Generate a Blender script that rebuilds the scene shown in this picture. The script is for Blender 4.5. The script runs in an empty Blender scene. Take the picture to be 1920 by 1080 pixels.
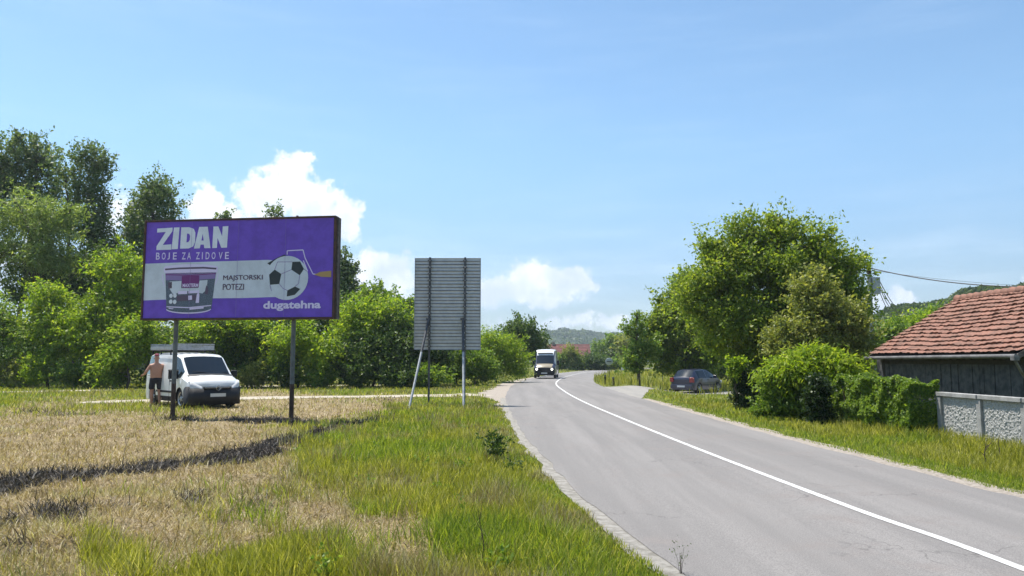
import bpy, bmesh, math, random
import numpy as np
from mathutils import Vector, Matrix
R = math.radians
SC = bpy.context.scene
COL = SC.collection
random.seed(7)

# ------------------------------------------------------------------ camera
CAM_H, FPX, HOR = 1.6, 1450.0, 676.0
PITCH = math.atan((HOR - 540) / FPX)
cd = bpy.data.cameras.new('camera'); cam = bpy.data.objects.new('camera', cd); COL.objects.link(cam)
cam.location = (0, 0, CAM_H); cam.rotation_euler = (R(90) + PITCH, 0, 0)
cd.sensor_width = 36; cd.lens = 36 * FPX / 1920; cd.clip_start = 0.1; cd.clip_end = 20000
SC.camera = cam
# ------------------------------------------------------------------ exposure, sun
SC.view_settings.view_transform = 'Standard'; SC.view_settings.look = 'None'
SC.view_settings.gamma = 1; SC.view_settings.use_curve_mapping = False
SC.view_settings.exposure = 0.92
SUN_EL, SUN_AZ = 66.0, -50.0            # azimuth from +Y, negative = towards -X
sd = bpy.data.lights.new('sun', 'SUN'); sun = bpy.data.objects.new('sun', sd); COL.objects.link(sun)
sd.energy = 4.2; sd.angle = R(0.5); sd.color = (1.0, 0.95, 0.86)
S = Vector((math.sin(R(SUN_AZ)) * math.cos(R(SUN_EL)), math.cos(R(SUN_AZ)) * math.cos(R(SUN_EL)), math.sin(R(SUN_EL))))
sun.rotation_euler = (-S).to_track_quat('-Z', 'Y').to_euler(); sun.location = (0, 0, 60)

# ------------------------------------------------------------------ node helpers
class NT:
    def __init__(s, tree): s.t = tree; s.n = tree.nodes; s.l = tree.links
    def new(s, ty, **kw):
        n = s.n.new(ty)
        for k, v in kw.items(): setattr(n, k, v)
        return n
    def put(s, sock, v):
        if isinstance(v, bpy.types.NodeSocket): s.l.new(v, sock)
        elif isinstance(v, tuple) and len(v) == 3 and sock.type == 'RGBA': sock.default_value = (*v, 1)
        else: sock.default_value = v
    def math(s, op, a, b=0.0, c=0.0, clamp=False):
        n = s.new('ShaderNodeMath', operation=op); n.use_clamp = clamp
        s.put(n.inputs[0], a); s.put(n.inputs[1], b)
        if op in ('MULTIPLY_ADD', 'SMOOTH_MAX', 'SMOOTH_MIN'): s.put(n.inputs[2], c)
        return n.outputs[0]
    def mix(s, f, a, b, mode='MIX'):
        n = s.new('ShaderNodeMix', data_type='RGBA', blend_type=mode)
        s.put(n.inputs[0], f); s.put(n.inputs[6], a); s.put(n.inputs[7], b); return n.outputs[2]
    def noise(s, scale, vec=None, detail=3.0, rough=0.55, dim='3D'):
        n = s.new('ShaderNodeTexNoise'); n.noise_dimensions = dim
        n.inputs['Scale'].default_value = scale; n.inputs['Detail'].default_value = detail; n.inputs['Roughness'].default_value = rough
        if vec is not None: s.l.new(vec, n.inputs['Vector'])
        return n.outputs['Fac']
    def ramp(s, f, stops):
        n = s.new('ShaderNodeValToRGB'); e = n.color_ramp.elements
        while len(e) < len(stops): e.new(0.5)
        for el, (p, c) in zip(e, stops): el.position = p; el.color = (*c, 1) if len(c) == 3 else c
        s.put(n.inputs[0], f); return n.outputs[0]
    def rng(s, v, a, b, c=0.0, d=1.0, smooth=True):
        n = s.new('ShaderNodeMapRange'); n.interpolation_type = 'SMOOTHSTEP' if smooth else 'LINEAR'
        s.put(n.inputs[0], v); n.inputs[1].default_value = a; n.inputs[2].default_value = b
        n.inputs[3].default_value = c; n.inputs[4].default_value = d; return n.outputs[0]

# ------------------------------------------------------------------ world: sky and clouds at infinity
W = bpy.data.worlds.new('World'); SC.world = W; W.use_nodes = True
w = NT(W.node_tree); w.n.clear()
sky = w.new('ShaderNodeTexSky', sky_type='NISHITA'); sky.sun_disc = False
sky.sun_elevation = R(SUN_EL); sky.sun_rotation = R(SUN_AZ)
sky.altitude = 200; sky.air_density = 1.0; sky.dust_density = 0.6; sky.ozone_density = 1.3
tc = w.new('ShaderNodeTexCoord'); D = tc.outputs['Generated']
sx = w.new('ShaderNodeSeparateXYZ'); w.l.new(D, sx.inputs[0])
az = w.math('ARCTAN2', sx.outputs[0], sx.outputs[1]); el = w.math('ARCSINE', sx.outputs[2])
nz1 = w.new('ShaderNodeTexNoise'); w.l.new(D, nz1.inputs['Vector']); nz1.inputs['Scale'].default_value = 16; nz1.inputs['Detail'].default_value = 7; nz1.inputs['Roughness'].default_value = 0.62
sc3 = w.new('ShaderNodeSeparateColor'); w.l.new(nz1.outputs['Color'], sc3.inputs[0])
def pix_dir(u, v):
    dx, dz = (u - 960) / FPX, (540 - v) / FPX
    d = Vector((dx, math.cos(PITCH) - dz * math.sin(PITCH), math.sin(PITCH) + dz * math.cos(PITCH)))
    return d.normalized()
azw = w.math('ADD', az, w.math('MULTIPLY', w.math('SUBTRACT', sc3.outputs[0], 0.49), 0.062))
elw = w.math('ADD', el, w.math('MULTIPLY', w.math('SUBTRACT', sc3.outputs[1], 0.49), 0.05))
# (u, v, half width, half height, softness weight) of each billow, as directions in the sky
BILL = [(385, 392, 28, 46, 1), (360, 405, 24, 36, .9), (430, 418, 30, 30, .8), (490, 375, 48, 52, 1), (545, 345, 45, 52, 1), (568, 298, 22, 15, .9), (590, 388, 54, 48, 1), (640, 405, 42, 42, .9), (655, 420, 26, 30, .9),
        (690, 510, 60, 42, 1), (740, 520, 60, 42, 1), (700, 560, 110, 30, .8), (940, 545, 50, 30, 1), (1010, 525, 62, 34, 1), (1060, 530, 62, 26, 1), (1100, 534, 34, 14, .9), (990, 556, 95, 18, .9), (900, 560, 60, 30, .8),
        (1060, 600, 70, 14, .5), (1150, 608, 45, 18, .7), (1000, 615, 120, 16, .4), (1650, 580, 60, 30, 1), (1720, 590, 50, 20, .7), (250, 400, 90, 50, .5),
        (-300, 470, 260, 70, 1), (-520, 380, 120, 70, 1), (2300, 520, 220, 50, 1), (2450, 460, 110, 60, 1)]
acc = None
for u, v, ru, rv, wt in BILL:
    d = pix_dir(u, v); a0, e0 = math.atan2(d.x, d.y), math.asin(d.z)
    ra, re = ru / FPX * (0.5 + 0.5 * d.y) * 1.04, rv / FPX * 1.04
    q = w.math('SQRT', w.math('ADD', w.math('POWER', w.math('MULTIPLY', w.math('SUBTRACT', azw, a0), 1 / ra), 2.0),
                              w.math('POWER', w.math('MULTIPLY', w.math('SUBTRACT', elw, e0), 1 / re), 2.0)))
    m = w.math('MULTIPLY', w.math('SUBTRACT', 1.25, q), wt)
    acc = m if acc is None else w.math('SMOOTH_MAX', acc, m, 0.12)
nz2 = w.noise(46, D, 8, .68)
dens = w.math('ADD', acc, w.math('MULTIPLY', w.math('SUBTRACT', nz2, 0.5), 1.9))
cmask = w.rng(dens, 0.10, 0.62)
thick = w.rng(w.math('ADD', w.math('MULTIPLY', w.math('SUBTRACT', w.noise(20, D, 5, .6), .5), 1.6), w.math('SUBTRACT', 1.0, w.math('MULTIPLY', el, 2.0))), 0.40, 1.05)
ccol = w.mix(w.math('MULTIPLY', thick, 0.8), (6.5, 6.7, 7.0), (3.6, 4.4, 5.6))
# wisps of high haze
wm = w.new('ShaderNodeMapping'); w.l.new(D, wm.inputs[0]); wm.inputs['Scale'].default_value = (2.0, 3, 16)
wisp = w.math('MULTIPLY', w.rng(w.noise(2.2, wm.outputs[0], 5, .6), 0.42, 0.8), w.rng(el, 0.02, 0.22, 0.35, 0.05))
skyt = w.mix(w.rng(el, 0.0, 0.30), w.mix(1.0, sky.outputs[0], (.52, .58, .68), 'MULTIPLY'), w.mix(1.0, sky.outputs[0], (.80, .97, 1.0), 'MULTIPLY'))
skyc = w.mix(wisp, skyt, (6.6, 7.4, 8.2))
allc = w.mix(cmask, skyc, ccol)
bg = w.new('ShaderNodeBackground'); w.l.new(allc, bg.inputs[0]); bg.inputs[1].default_value = 0.1
wo = w.new('ShaderNodeOutputWorld'); w.l.new(bg.outputs[0], wo.inputs[0])

# ------------------------------------------------------------------ terrain function and pixel <-> world
def sstep(v, a, b):
    t = np.clip((np.asarray(v, float) - a) / (b - a), 0, 1); return t * t * (3 - 2 * t)
def gz(x, y):
    x = np.asarray(x, float); y = np.asarray(y, float)
    z = -0.42 * sstep(x, 7.5, 11) * sstep(y, 27, 38) * (1 - sstep(y, 62, 85))
    z = z - 0.9 * sstep(x, 9.6, 12.0) * (1 - sstep(y, 26, 34))
    return z
def at(u, v, Y):
    d = pix_dir(u, v); t = Y / d.y; return Vector((d.x * t, Y, CAM_H + d.z * t))
def gp(u, v):
    d = pix_dir(u, v); z = 0.0
    for _ in range(6):
        t = (z - CAM_H) / d.z; z = float(gz(d.x * t, d.y * t))
    return Vector((d.x * t, d.y * t, z))
def proj(x, y, z):
    cy = y * math.cos(PITCH) + (z - CAM_H) * math.sin(PITCH)
    cz = -y * math.sin(PITCH) + (z - CAM_H) * math.cos(PITCH)
    return 960 + FPX * x / cy, 540 - FPX * cz / cy
def gp_arr(u, v):
    dx = (u - 960) / FPX; dz = (540 - v) / FPX
    dy = math.cos(PITCH) - dz * math.sin(PITCH); dzz = math.sin(PITCH) + dz * math.cos(PITCH)
    z = np.zeros_like(u)
    for _ in range(6):
        t = (z - CAM_H) / dzz; z = gz(dx * t, dy * t)
    return dx * t, dy * t, z
def vnoise(x, y, s, seed=0):
    x = np.asarray(x) * s + seed * 17.3; y = np.asarray(y) * s + seed * 9.1
    xi, yi = np.floor(x), np.floor(y); fx, fy = x - xi, y - yi
    fx = fx * fx * (3 - 2 * fx); fy = fy * fy * (3 - 2 * fy)
    def h(a, b): q = np.sin(a * 127.1 + b * 311.7 + seed * 74.7) * 43758.5453; return q - np.floor(q)
    return (h(xi, yi) * (1 - fx) + h(xi + 1, yi) * fx) * (1 - fy) + (h(xi, yi + 1) * (1 - fx) + h(xi + 1, yi + 1) * fx) * fy

# ------------------------------------------------------------------ materials
def mat(name, col, rough=0.6, metal=0.0, spec=0.5, var=0.0, vscale=6.0, bump=0.0, bscale=40.0, coat=0.0, col2=None, trans=0.0):
    m = bpy.data.materials.new(name); m.use_nodes = True; t = NT(m.node_tree)
    b = t.n['Principled BSDF']; b.inputs['Roughness'].default_value = rough; b.inputs['Metallic'].default_value = metal
    b.inputs['Specular IOR Level'].default_value = spec; b.inputs['Coat Weight'].default_value = coat; b.inputs['Coat Roughness'].default_value = 0.08
    b.inputs['Transmission Weight'].default_value = trans
    g = t.new('ShaderNodeTexCoord').outputs['Object']
    if var > 0 or col2:
        c2 = col2 or tuple(c * (1 - var) for c in col)
        t.l.new(t.mix(t.rng(t.noise(vscale, g, 5, .65), .35, .68), col, c2), b.inputs['Base Color'])
    else: b.inputs['Base Color'].default_value = (*col, 1)
    if bump > 0:
        bn = t.new('ShaderNodeBump'); bn.inputs['Strength'].default_value = bump; bn.inputs['Distance'].default_value = 0.02
        t.l.new(t.noise(bscale, g, 5, .65), bn.inputs['Height']); t.l.new(bn.outputs[0], b.inputs['Normal'])
    return m
def leaf_mat(name, dark, light, third=None, transl=0.45, nscale=0.9, rough=0.5):
    m = bpy.data.materials.new(name); m.use_nodes = True; t = NT(m.node_tree)
    b = t.n['Principled BSDF']; out = t.n['Material Output']
    geo = t.new('ShaderNodeNewGeometry'); tcn = t.new('ShaderNodeTexCoord').outputs['Object']
    f = t.math('ADD', t.math('MULTIPLY', geo.outputs['Random Per Island'], 0.75), t.math('MULTIPLY', t.noise(nscale, tcn, 3, .6), 0.45))
    st = [(0.2, dark), (0.75, light)]
    if third: st.append((0.98, third))
    c = t.ramp(f, st)
    t.l.new(c, b.inputs['Base Color']); b.inputs['Roughness'].default_value = rough; b.inputs['Specular IOR Level'].default_value = 0.3
    tr = t.new('ShaderNodeBsdfTranslucent')
    t.l.new(t.mix(1.0, c, (1.25, 1.3, 0.55), 'MULTIPLY'), tr.inputs[0])
    mx = t.new('ShaderNodeMixShader'); mx.inputs[0].default_value = transl
    t.l.new(b.outputs[0], mx.inputs[1]); t.l.new(tr.outputs[0], mx.inputs[2]); t.l.new(mx.outputs[0], out.inputs[0])
    return m

# ------------------------------------------------------------------ mesh builder
def mesh_np(name, V, F4=None, F3=None, smooth=False):
    me = bpy.data.meshes.new(name); V = np.asarray(V, np.float32)
    n4 = 0 if F4 is None else len(F4); n3 = 0 if F3 is None else len(F3)
    me.vertices.add(len(V)); me.vertices.foreach_set('co', V.ravel())
    idx = np.concatenate([np.asarray(F4, np.int32).ravel() if n4 else np.zeros(0, np.int32), np.asarray(F3, np.int32).ravel() if n3 else np.zeros(0, np.int32)])
    me.loops.add(len(idx)); me.loops.foreach_set('vertex_index', idx)
    me.polygons.add(n4 + n3)
    ls = np.concatenate([np.arange(n4) * 4, n4 * 4 + np.arange(n3) * 3]).astype(np.int32)
    me.polygons.foreach_set('loop_start', ls)
    if smooth: me.polygons.foreach_set('use_smooth', np.ones(n4 + n3, bool))
    me.update(calc_edges=True); return me
class MB:
    def __init__(s): s.v = []; s.f = []; s.sm = []
    def add(s, vs, fs, smooth=False, M=None):
        b = len(s.v); s.v += [tuple(M @ Vector(p)) if M else tuple(p) for p in vs]
        s.f += [tuple(b + i for i in f) for f in fs]; s.sm += [smooth] * len(fs); return s
    def box(s, x0, x1, y0, y1, z0, z1, M=None, bev=0.0):
        if bev:
            bm = bmesh.new(); bmesh.ops.create_cube(bm, size=1)
            for q in bm.verts: q.co = Vector(((x0 + x1) / 2 + q.co.x * (x1 - x0), (y0 + y1) / 2 + q.co.y * (y1 - y0), (z0 + z1) / 2 + q.co.z * (z1 - z0)))
            bmesh.ops.bevel(bm, geom=bm.edges[:], offset=bev, segments=2, affect='EDGES', profile=0.5)
            bm.verts.index_update(); s.add([q.co.copy() for q in bm.verts], [[q.index for q in f.verts] for f in bm.faces], False, M); bm.free(); return s
        vs = [(x0, y0, z0), (x1, y0, z0), (x1, y1, z0), (x0, y1, z0), (x0, y0, z1), (x1, y0, z1), (x1, y1, z1), (x0, y1, z1)]
        return s.add(vs, [(0, 3, 2, 1), (4, 5, 6, 7), (0, 1, 5, 4), (1, 2, 6, 5), (2, 3, 7, 6), (3, 0, 4, 7)], False, M)
    def tube(s, pts, rad, n=10, cap=True, M=None, smooth=True):
        pts = [Vector(p) for p in pts]; rr = rad if isinstance(rad, (list, tuple)) else [rad] * len(pts)
        vs = []; fs = []
        for i, p in enumerate(pts):
            a = pts[max(i - 1, 0)]; b = pts[min(i + 1, len(pts) - 1)]; t = (b - a).normalized()
            u = t.cross(Vector((0, 0, 1)) if abs(t.z) < .95 else Vector((1, 0, 0))).normalized(); v = t.cross(u)
            for k in range(n):
                q = 2 * math.pi * k / n; vs.append(p + (u * math.cos(q) + v * math.sin(q)) * rr[i])
        for i in range(len(pts) - 1):
            for k in range(n): fs.append((i * n + k, i * n + (k + 1) % n, (i + 1) * n + (k + 1) % n, (i + 1) * n + k))
        s.add(vs, fs, smooth, M)
        if cap: s.add(vs[:n], [tuple(range(n))], False, M); s.add(vs[-n:], [tuple(range(n))[::-1]], False, M)
        return s
    def lathe(s, prof, n=24, M=None, smooth=True):      # profile of (radius, z) round z
        vs = []; fs = []
        for r, z in prof:
            for k in range(n): q = 2 * math.pi * k / n; vs.append((r * math.cos(q), r * math.sin(q), z))
        for i in range(len(prof) - 1):
            for k in range(n): fs.append((i * n + k, i * n + (k + 1) % n, (i + 1) * n + (k + 1) % n, (i + 1) * n + k))
        return s.add(vs, fs, smooth, M)
    def prism(s, poly, h0, h1, axis='y', M=None):       # polygon in the other two axes, extruded along axis
        n = len(poly)
        def P(a, b, h): return {'y': (a, h, b), 'x': (h, a, b), 'z': (a, b, h)}[axis]
        vs = [P(a, b, h0) for a, b in poly] + [P(a, b, h1) for a, b in poly]
        fs = [tuple(range(n)), tuple(range(2 * n - 1, n - 1, -1))] + [(i, (i + 1) % n, n + (i + 1) % n, n + i) for i in range(n)]
        return s.add(vs, fs, False, M)
    def build(s, name, m, parent=None, fixn=True):
        me = bpy.data.meshes.new(name); me.from_pydata(s.v, [], s.f)
        me.polygons.foreach_set('use_smooth', s.sm)
        if fixn:
            bm = bmesh.new(); bm.from_mesh(me); bmesh.ops.recalc_face_normals(bm, faces=bm.faces[:]); bm.to_mesh(me); bm.free()
        return link(name, me, m, parent)
def link(name, me, m, parent=None):
    o = bpy.data.objects.new(name, me); COL.objects.link(o)
    if m: me.materials.append(m)
    if parent: o.parent = parent
    return o
def tag(o, label=None, cat=None, group=None, kind=None):
    if label: o['label'] = label
    if cat: o['category'] = cat
    if group: o['group'] = group
    if kind: o['kind'] = kind
    return o
def thing(name, loc, label, cat, group=None, rz=0.0):
    o = bpy.data.objects.new(name, None); COL.objects.link(o); o.location = loc; o.rotation_euler = (0, 0, rz)
    o.empty_display_size = 0.3; return tag(o, label, cat, group)
def bake(o):                                             # evaluate modifiers into a plain mesh
    dg = bpy.context.evaluated_depsgraph_get(); dg.update(); e = o.evaluated_get(dg)
    return bpy.data.meshes.new_from_object(e)
def text_mesh(body, w, h, bold=0.0, extrude=0.0015):
    cu = bpy.data.curves.new('t', 'FONT'); cu.body = body; cu.size = 1; cu.offset = bold; cu.extrude = 0.0; cu.resolution_u = 4
    o = bpy.data.objects.new('t', cu); COL.objects.link(o); me = bake(o); bpy.data.objects.remove(o)
    n = len(me.vertices); co = np.empty(n * 3, np.float32); me.vertices.foreach_get('co', co); co = co.reshape(-1, 3)
    mn, mx = co.min(0), co.max(0); vs = [(float((p[0] - mn[0]) / (mx[0] - mn[0]) * w), float((p[1] - mn[1]) / (mx[1] - mn[1]) * h)) for p in co]
    fs = [tuple(p.vertices) for p in me.polygons]; bpy.data.meshes.remove(me); return vs, fs
# ================================================================== SETTING
def crom(pts, n):
    P = np.array([pts[0]] + list(pts) + [pts[-1]], float); out = []
    for i in range(1, len(P) - 2):
        for k in range(n):
            t = k / n; a, b, c, d = P[i - 1], P[i], P[i + 1], P[i + 2]
            out.append(0.5 * ((2 * b) + (-a + c) * t + (2 * a - 5 * b + 4 * c - d) * t * t + (-a + 3 * b - 3 * c + d) * t ** 3))
    out.append(P[-2]); return np.array(out)
CL = crom([(3.9, -60), (4.0, -20), (3.98, 0), (3.85, 6), (3.62, 8.5), (3.3, 14), (3.0, 21), (2.72, 30), (2.68, 40), (2.95, 52), (3.9, 64), (5.6, 78), (9.8, 103), (17.5, 134), (30, 166), (52, 205), (90, 250)], 14)
tg = np.gradient(CL, axis=0); tg /= np.linalg.norm(tg, axis=1)[:, None]; NR = np.stack([tg[:, 1], -tg[:, 0]], 1)
hwL = np.interp(CL[:, 1], [0, 6, 10, 16, 32, 60], [2.56, 2.58, 2.76, 2.9, 2.95, 2.8]); hwR = np.interp(CL[:, 1], [0, 18, 32, 60], [2.2, 2.4, 2.75, 2.8])
jit = lambda seed, a: (vnoise(CL[:, 1], CL[:, 1] * 0, 1.7, seed) - 0.5) * a
EL = CL - NR * (hwL + jit(1, .10))[:, None]; ER = CL + NR * (hwR + jit(2, .14))[:, None]
xl = lambda y: np.interp(y, EL[:, 1], EL[:, 0]); xr = lambda y: np.interp(y, ER[:, 1], ER[:, 0])
def ribbon(name, A, B, z, m, cross=8, kind='structure', crown=0.0):
    n = len(A); V = []
    for k in range(cross + 1):
        t = k / cross; P = A * (1 - t) + B * t
        V.append(np.stack([P[:, 0], P[:, 1], gz(P[:, 0], P[:, 1]) + z + crown * (1 - (2 * t - 1) ** 2)], 1))
    V = np.stack(V, 1).reshape(-1, 3); i, k = np.meshgrid(np.arange(n - 1), np.arange(cross), indexing='ij'); c = cross + 1
    F = np.stack([i * c + k, i * c + k + 1, (i + 1) * c + k + 1, (i + 1) * c + k], -1).reshape(-1, 4)
    o = link(name, mesh_np(name, V, F, smooth=True), m); return tag(o, kind=kind)

# -- materials of the ground
def ground_mat():
    m = bpy.data.materials.new('field_soil'); m.use_nodes = True; t = NT(m.node_tree); b = t.n['Principled BSDF']; b.inputs['Roughness'].default_value = .95; b.inputs['Specular IOR Level'].default_value = .1
    g = t.new('ShaderNodeTexCoord').outputs['Object']
    at_ = t.new('ShaderNodeAttribute', attribute_name='cover'); s = t.new('ShaderNodeSeparateColor'); t.l.new(at_.outputs['Color'], s.inputs[0])
    dry = t.mix(t.rng(t.noise(3.5, g, 6, .7), .38, .66), (.27, .205, .11), (.15, .11, .06)); dry = t.mix(t.rng(t.noise(38, g, 3, .6), .45, .62), dry, (.33, .27, .18))
    grn = t.mix(t.rng(t.noise(2.2, g, 6, .7), .35, .68), (.12, .15, .028), (.20, .19, .05)); grn = t.mix(t.rng(t.noise(30, g, 3, .6), .48, .62), grn, (.055, .07, .02))
    gm = t.rng(t.math('ADD', s.outputs[0], t.math('MULTIPLY', t.math('SUBTRACT', t.noise(1.6, g, 5, .7), .5), .7)), .3, .62)
    c = t.mix(gm, dry, grn)
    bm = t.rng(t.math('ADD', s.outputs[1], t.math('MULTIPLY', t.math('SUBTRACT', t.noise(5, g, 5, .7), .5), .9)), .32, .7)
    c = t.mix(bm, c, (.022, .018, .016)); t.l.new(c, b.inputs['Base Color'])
    bn = t.new('ShaderNodeBump'); bn.inputs['Strength'].default_value = .8; bn.inputs['Distance'].default_value = .05
    t.l.new(t.noise(22, g, 6, .7), bn.inputs['Height']); t.l.new(bn.outputs[0], b.inputs['Normal']); return m
def asphalt_mat(name, base, worn, stain, bands=True):
    m = bpy.data.materials.new(name); m.use_nodes = True; t = NT(m.node_tree); b = t.n['Principled BSDF']; b.inputs['Roughness'].default_value = .82; b.inputs['Specular IOR Level'].default_value = .35
    g = t.new('ShaderNodeTexCoord').outputs['Object']
    mp = t.new('ShaderNodeMapping'); t.l.new(g, mp.inputs[0]); mp.inputs['Scale'].default_value = (1.6, .09, 1)
    c = t.mix(t.rng(t.noise(1.0, mp.outputs[0], 4, .6), .35, .68), base, worn)
    c = t.mix(t.rng(t.noise(.8, g, 6, .7), .5, .72), c, stain)
    c = t.mix(t.math('MULTIPLY', t.rng(t.noise(95, g, 2, .6), .40, .60), .65), c, tuple(q * .62 for q in base))
    c = t.mix(t.math('MULTIPLY', t.rng(t.noise(160, g, 2, .5), .54, .64), .7), c, tuple(min(q * 1.5, .6) for q in base))
    # hairline cracks
    vo = t.new('ShaderNodeTexVoronoi', feature='DISTANCE_TO_EDGE'); vo.inputs['Scale'].default_value = .55
    wv = t.new('ShaderNodeVectorMath', operation='ADD'); nn = t.new('ShaderNodeTexNoise'); nn.inputs['Scale'].default_value = 2.2; nn.inputs['Detail'].default_value = 5; t.l.new(g, nn.inputs['Vector'])
    t.l.new(g, wv.inputs[0]); t.l.new(nn.outputs['Color'], wv.inputs[1]); t.l.new(wv.outputs[0], vo.inputs['Vector'])
    cr = t.math('MULTIPLY', t.rng(vo.outputs['Distance'], 0.0, .010, 1, 0), t.rng(t.noise(.35, g, 3), .5, .6, 0, .55))
    c = t.mix(cr, c, tuple(q * .35 for q in base))
    t.l.new(c, b.inputs['Base Color'])
    bn = t.new('ShaderNodeBump'); bn.inputs['Strength'].default_value = .35; bn.inputs['Distance'].default_value = .01
    t.l.new(t.noise(120, g, 3, .7), bn.inputs['Height']); t.l.new(bn.outputs[0], b.inputs['Normal']); return m
M_ground = ground_mat()
M_road = asphalt_mat('road_asphalt', (.182, .170, .163), (.252, .235, .224), (.215, .186, .172))
M_side = asphalt_mat('side_road_asphalt', (.25, .237, .22), (.32, .295, .26), (.22, .20, .185))
M_gravel = mat('roadside_gravel', (.40, .35, .30), .95, spec=.2, col2=(.24, .205, .17), vscale=14, bump=1.0, bscale=60)
M_shoulder = mat('concrete_edge_strip', (.34, .32, .29), .95, spec=.2, col2=(.20, .185, .16), vscale=9, bump=.9, bscale=70)
M_dirt = mat('dirt_track_gravel', (.46, .41, .34), .95, spec=.2, col2=(.34, .30, .23), vscale=3, bump=.6, bscale=50)
M_paint = mat('road_marking_paint', (.64, .64, .63), .7, spec=.3, col2=(.45, .44, .43), vscale=5, bump=.2, bscale=80)
t_ = NT(M_paint.node_tree); g_t = t_.new('ShaderNodeTexCoord').outputs['Object']; b_t = t_.n['Principled BSDF']; src_ = b_t.inputs['Base Color'].links[0].from_socket
t_.l.new(t_.mix(t_.rng(t_.noise(26, g_t, 5, .75), .56, .63), src_, (.25, .24, .235)), b_t.inputs['Base Color'])

# -- what covers the ground where (world positions measured from the photo)
GC = np.array([(800, 800, 1), (900, 850, .95), (690, 815, .95), (850, 950, .92), (1000, 950, .95), (1100, 1050, 1), (950, 1050, .8), (930, 950, .6), (640, 850, .8), (600, 890, .62), (545, 920, .42), (700, 940, .55), (728, 985, .05), (722, 1030, .25),
    (745, 960, .3), (600, 965, .1), (660, 985, .12), (560, 1030, .75), (480, 1062, .85), (390, 1078, .75), (450, 1000, .25), (330, 1050, .12), (208, 1045, .62), (500, 950, .28), (300, 990, .02), (100, 1050, .08), (0, 1000, .05), (0, 850, .02),
    (200, 820, .0), (400, 830, .0), (600, 775, .02), (690, 768, .05), (500, 870, .12), (300, 900, .08), (150, 930, .02), (400, 905, .15), (735, 752, .3), (765, 765, .95), (850, 745, .9), (900, 770, 1), (0, 748, .75), (60, 765, .35), (180, 764, .45), (300, 766, .4), (460, 772, .25), (600, 757, .1), (520, 757, .15),
    (640, 730, .7), (850, 728, .8), (0, 728, .85), (300, 742, .7), (300, 725, .8), (1300, 760, 1), (1500, 800, .95), (1700, 850, 1), (1900, 900, .9), (1400, 775, .9), (1180, 710, .75), (1240, 715, .7), (1150, 720, .8), (1100, 690, .9), (1000, 700, .8), (960, 1300, .9), (400, 1300, .4), (2300, 900, .9), (-400, 900, .1), (-300, 740, .8), (620, 1078, .8)], float)
def idw(P, u, v, p=3.2):
    num = np.zeros_like(u); den = np.zeros_like(u)
    for a, b, g in P:
        d2 = (u - a) ** 2 + ((v - b) * np.where(b < 780, 5.0, 2.2)) ** 2 + 60; k = d2 ** (-p / 2); num += k * g; den += k
    return num / den
def seg(u, v, pts, w, asp=1.0):
    best = np.full_like(u, 1e9)
    for (a0, b0, w0), (a1, b1, w1) in zip(pts[:-1], pts[1:]):
        dx, dy = a1 - a0, b1 - b0; t = np.clip(((u - a0) * dx + (v - b0) * dy) / (dx * dx + dy * dy), 0, 1)
        dd = np.sqrt(((u - a0 - t * dx) * asp) ** 2 + (v - b0 - t * dy) ** 2) / (w0 + t * (w1 - w0)); best = np.minimum(best, dd)
    return best
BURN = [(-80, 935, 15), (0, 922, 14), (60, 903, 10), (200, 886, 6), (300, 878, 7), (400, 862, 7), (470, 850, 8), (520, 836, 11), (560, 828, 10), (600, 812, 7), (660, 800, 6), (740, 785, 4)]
def cover(x, y):
    x = np.asarray(x, float); y = np.asarray(y, float)
    uu, vv = proj(x, np.maximum(y, 3.2), 0.0)
    g = idw(GC, uu, vv)
    wob = (vnoise(x, y, 1.3, 5) - .5) * 14 + (vnoise(x, y, 4.5, 6) - .5) * 8
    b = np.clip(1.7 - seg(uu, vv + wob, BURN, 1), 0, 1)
    for cu, cv, ru, rv, k in [(500, 789, 85, 6, 1), (338, 787, 40, 5, .8), (110, 975, 58, 17, .64), (20, 990, 40, 14, .55), (360, 943, 30, 13, .58), (480, 950, 45, 10, .45), (15, 1035, 60, 12, .4), (200, 962, 50, 10, .4), (80, 777, 130, 3, .6), (730, 750, 25, 4, .5)]:  # the two patches at the poles paint in the billboard's shadow
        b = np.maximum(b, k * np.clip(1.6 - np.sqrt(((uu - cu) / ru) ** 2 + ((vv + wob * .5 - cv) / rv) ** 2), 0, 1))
    return np.clip(g, 0, 1), np.clip(b, 0, 1) * (y > 2)
def relief(x, y):
    m = sstep(xl(y) - x, 1.4, 2.6) * sstep(25.5 - y, 0, 3)
    return m * ((vnoise(x, y, .9, 3) - .5) * .12 + (vnoise(x, y, 2.7, 4) - .5) * .10 + (vnoise(x, y, 6.5, 14) - .5) * .05)
def gzr(x, y): return gz(x, y) + relief(x, y)
# polar sheet
rr = np.concatenate([[0], 1.2 * 1.0165 ** np.arange(0, 500)]); rr = rr[rr < 5200]
an = np.concatenate([np.arange(-62, 62, .3), np.arange(62, 298, 3)]); na = len(an)
Rr, An = np.meshgrid(rr, np.radians(an), indexing='ij'); X = (Rr * np.sin(An)).ravel(); Y = (Rr * np.cos(An)).ravel()
Z = gzr(X, Y)
i, k = np.meshgrid(np.arange(len(rr) - 1), np.arange(na), indexing='ij'); k2 = (k + 1) % na
F = np.stack([i * na + k, i * na + k2, (i + 1) * na + k2, (i + 1) * na + k], -1).reshape(-1, 4)
me = mesh_np('ground', np.stack([X, Y, Z], 1), F[:, ::-1], smooth=True)
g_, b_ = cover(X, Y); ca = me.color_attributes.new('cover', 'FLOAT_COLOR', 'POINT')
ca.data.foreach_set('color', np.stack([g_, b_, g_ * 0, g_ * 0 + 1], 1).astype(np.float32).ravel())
tag(link('ground', me, M_ground), kind='structure')
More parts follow.
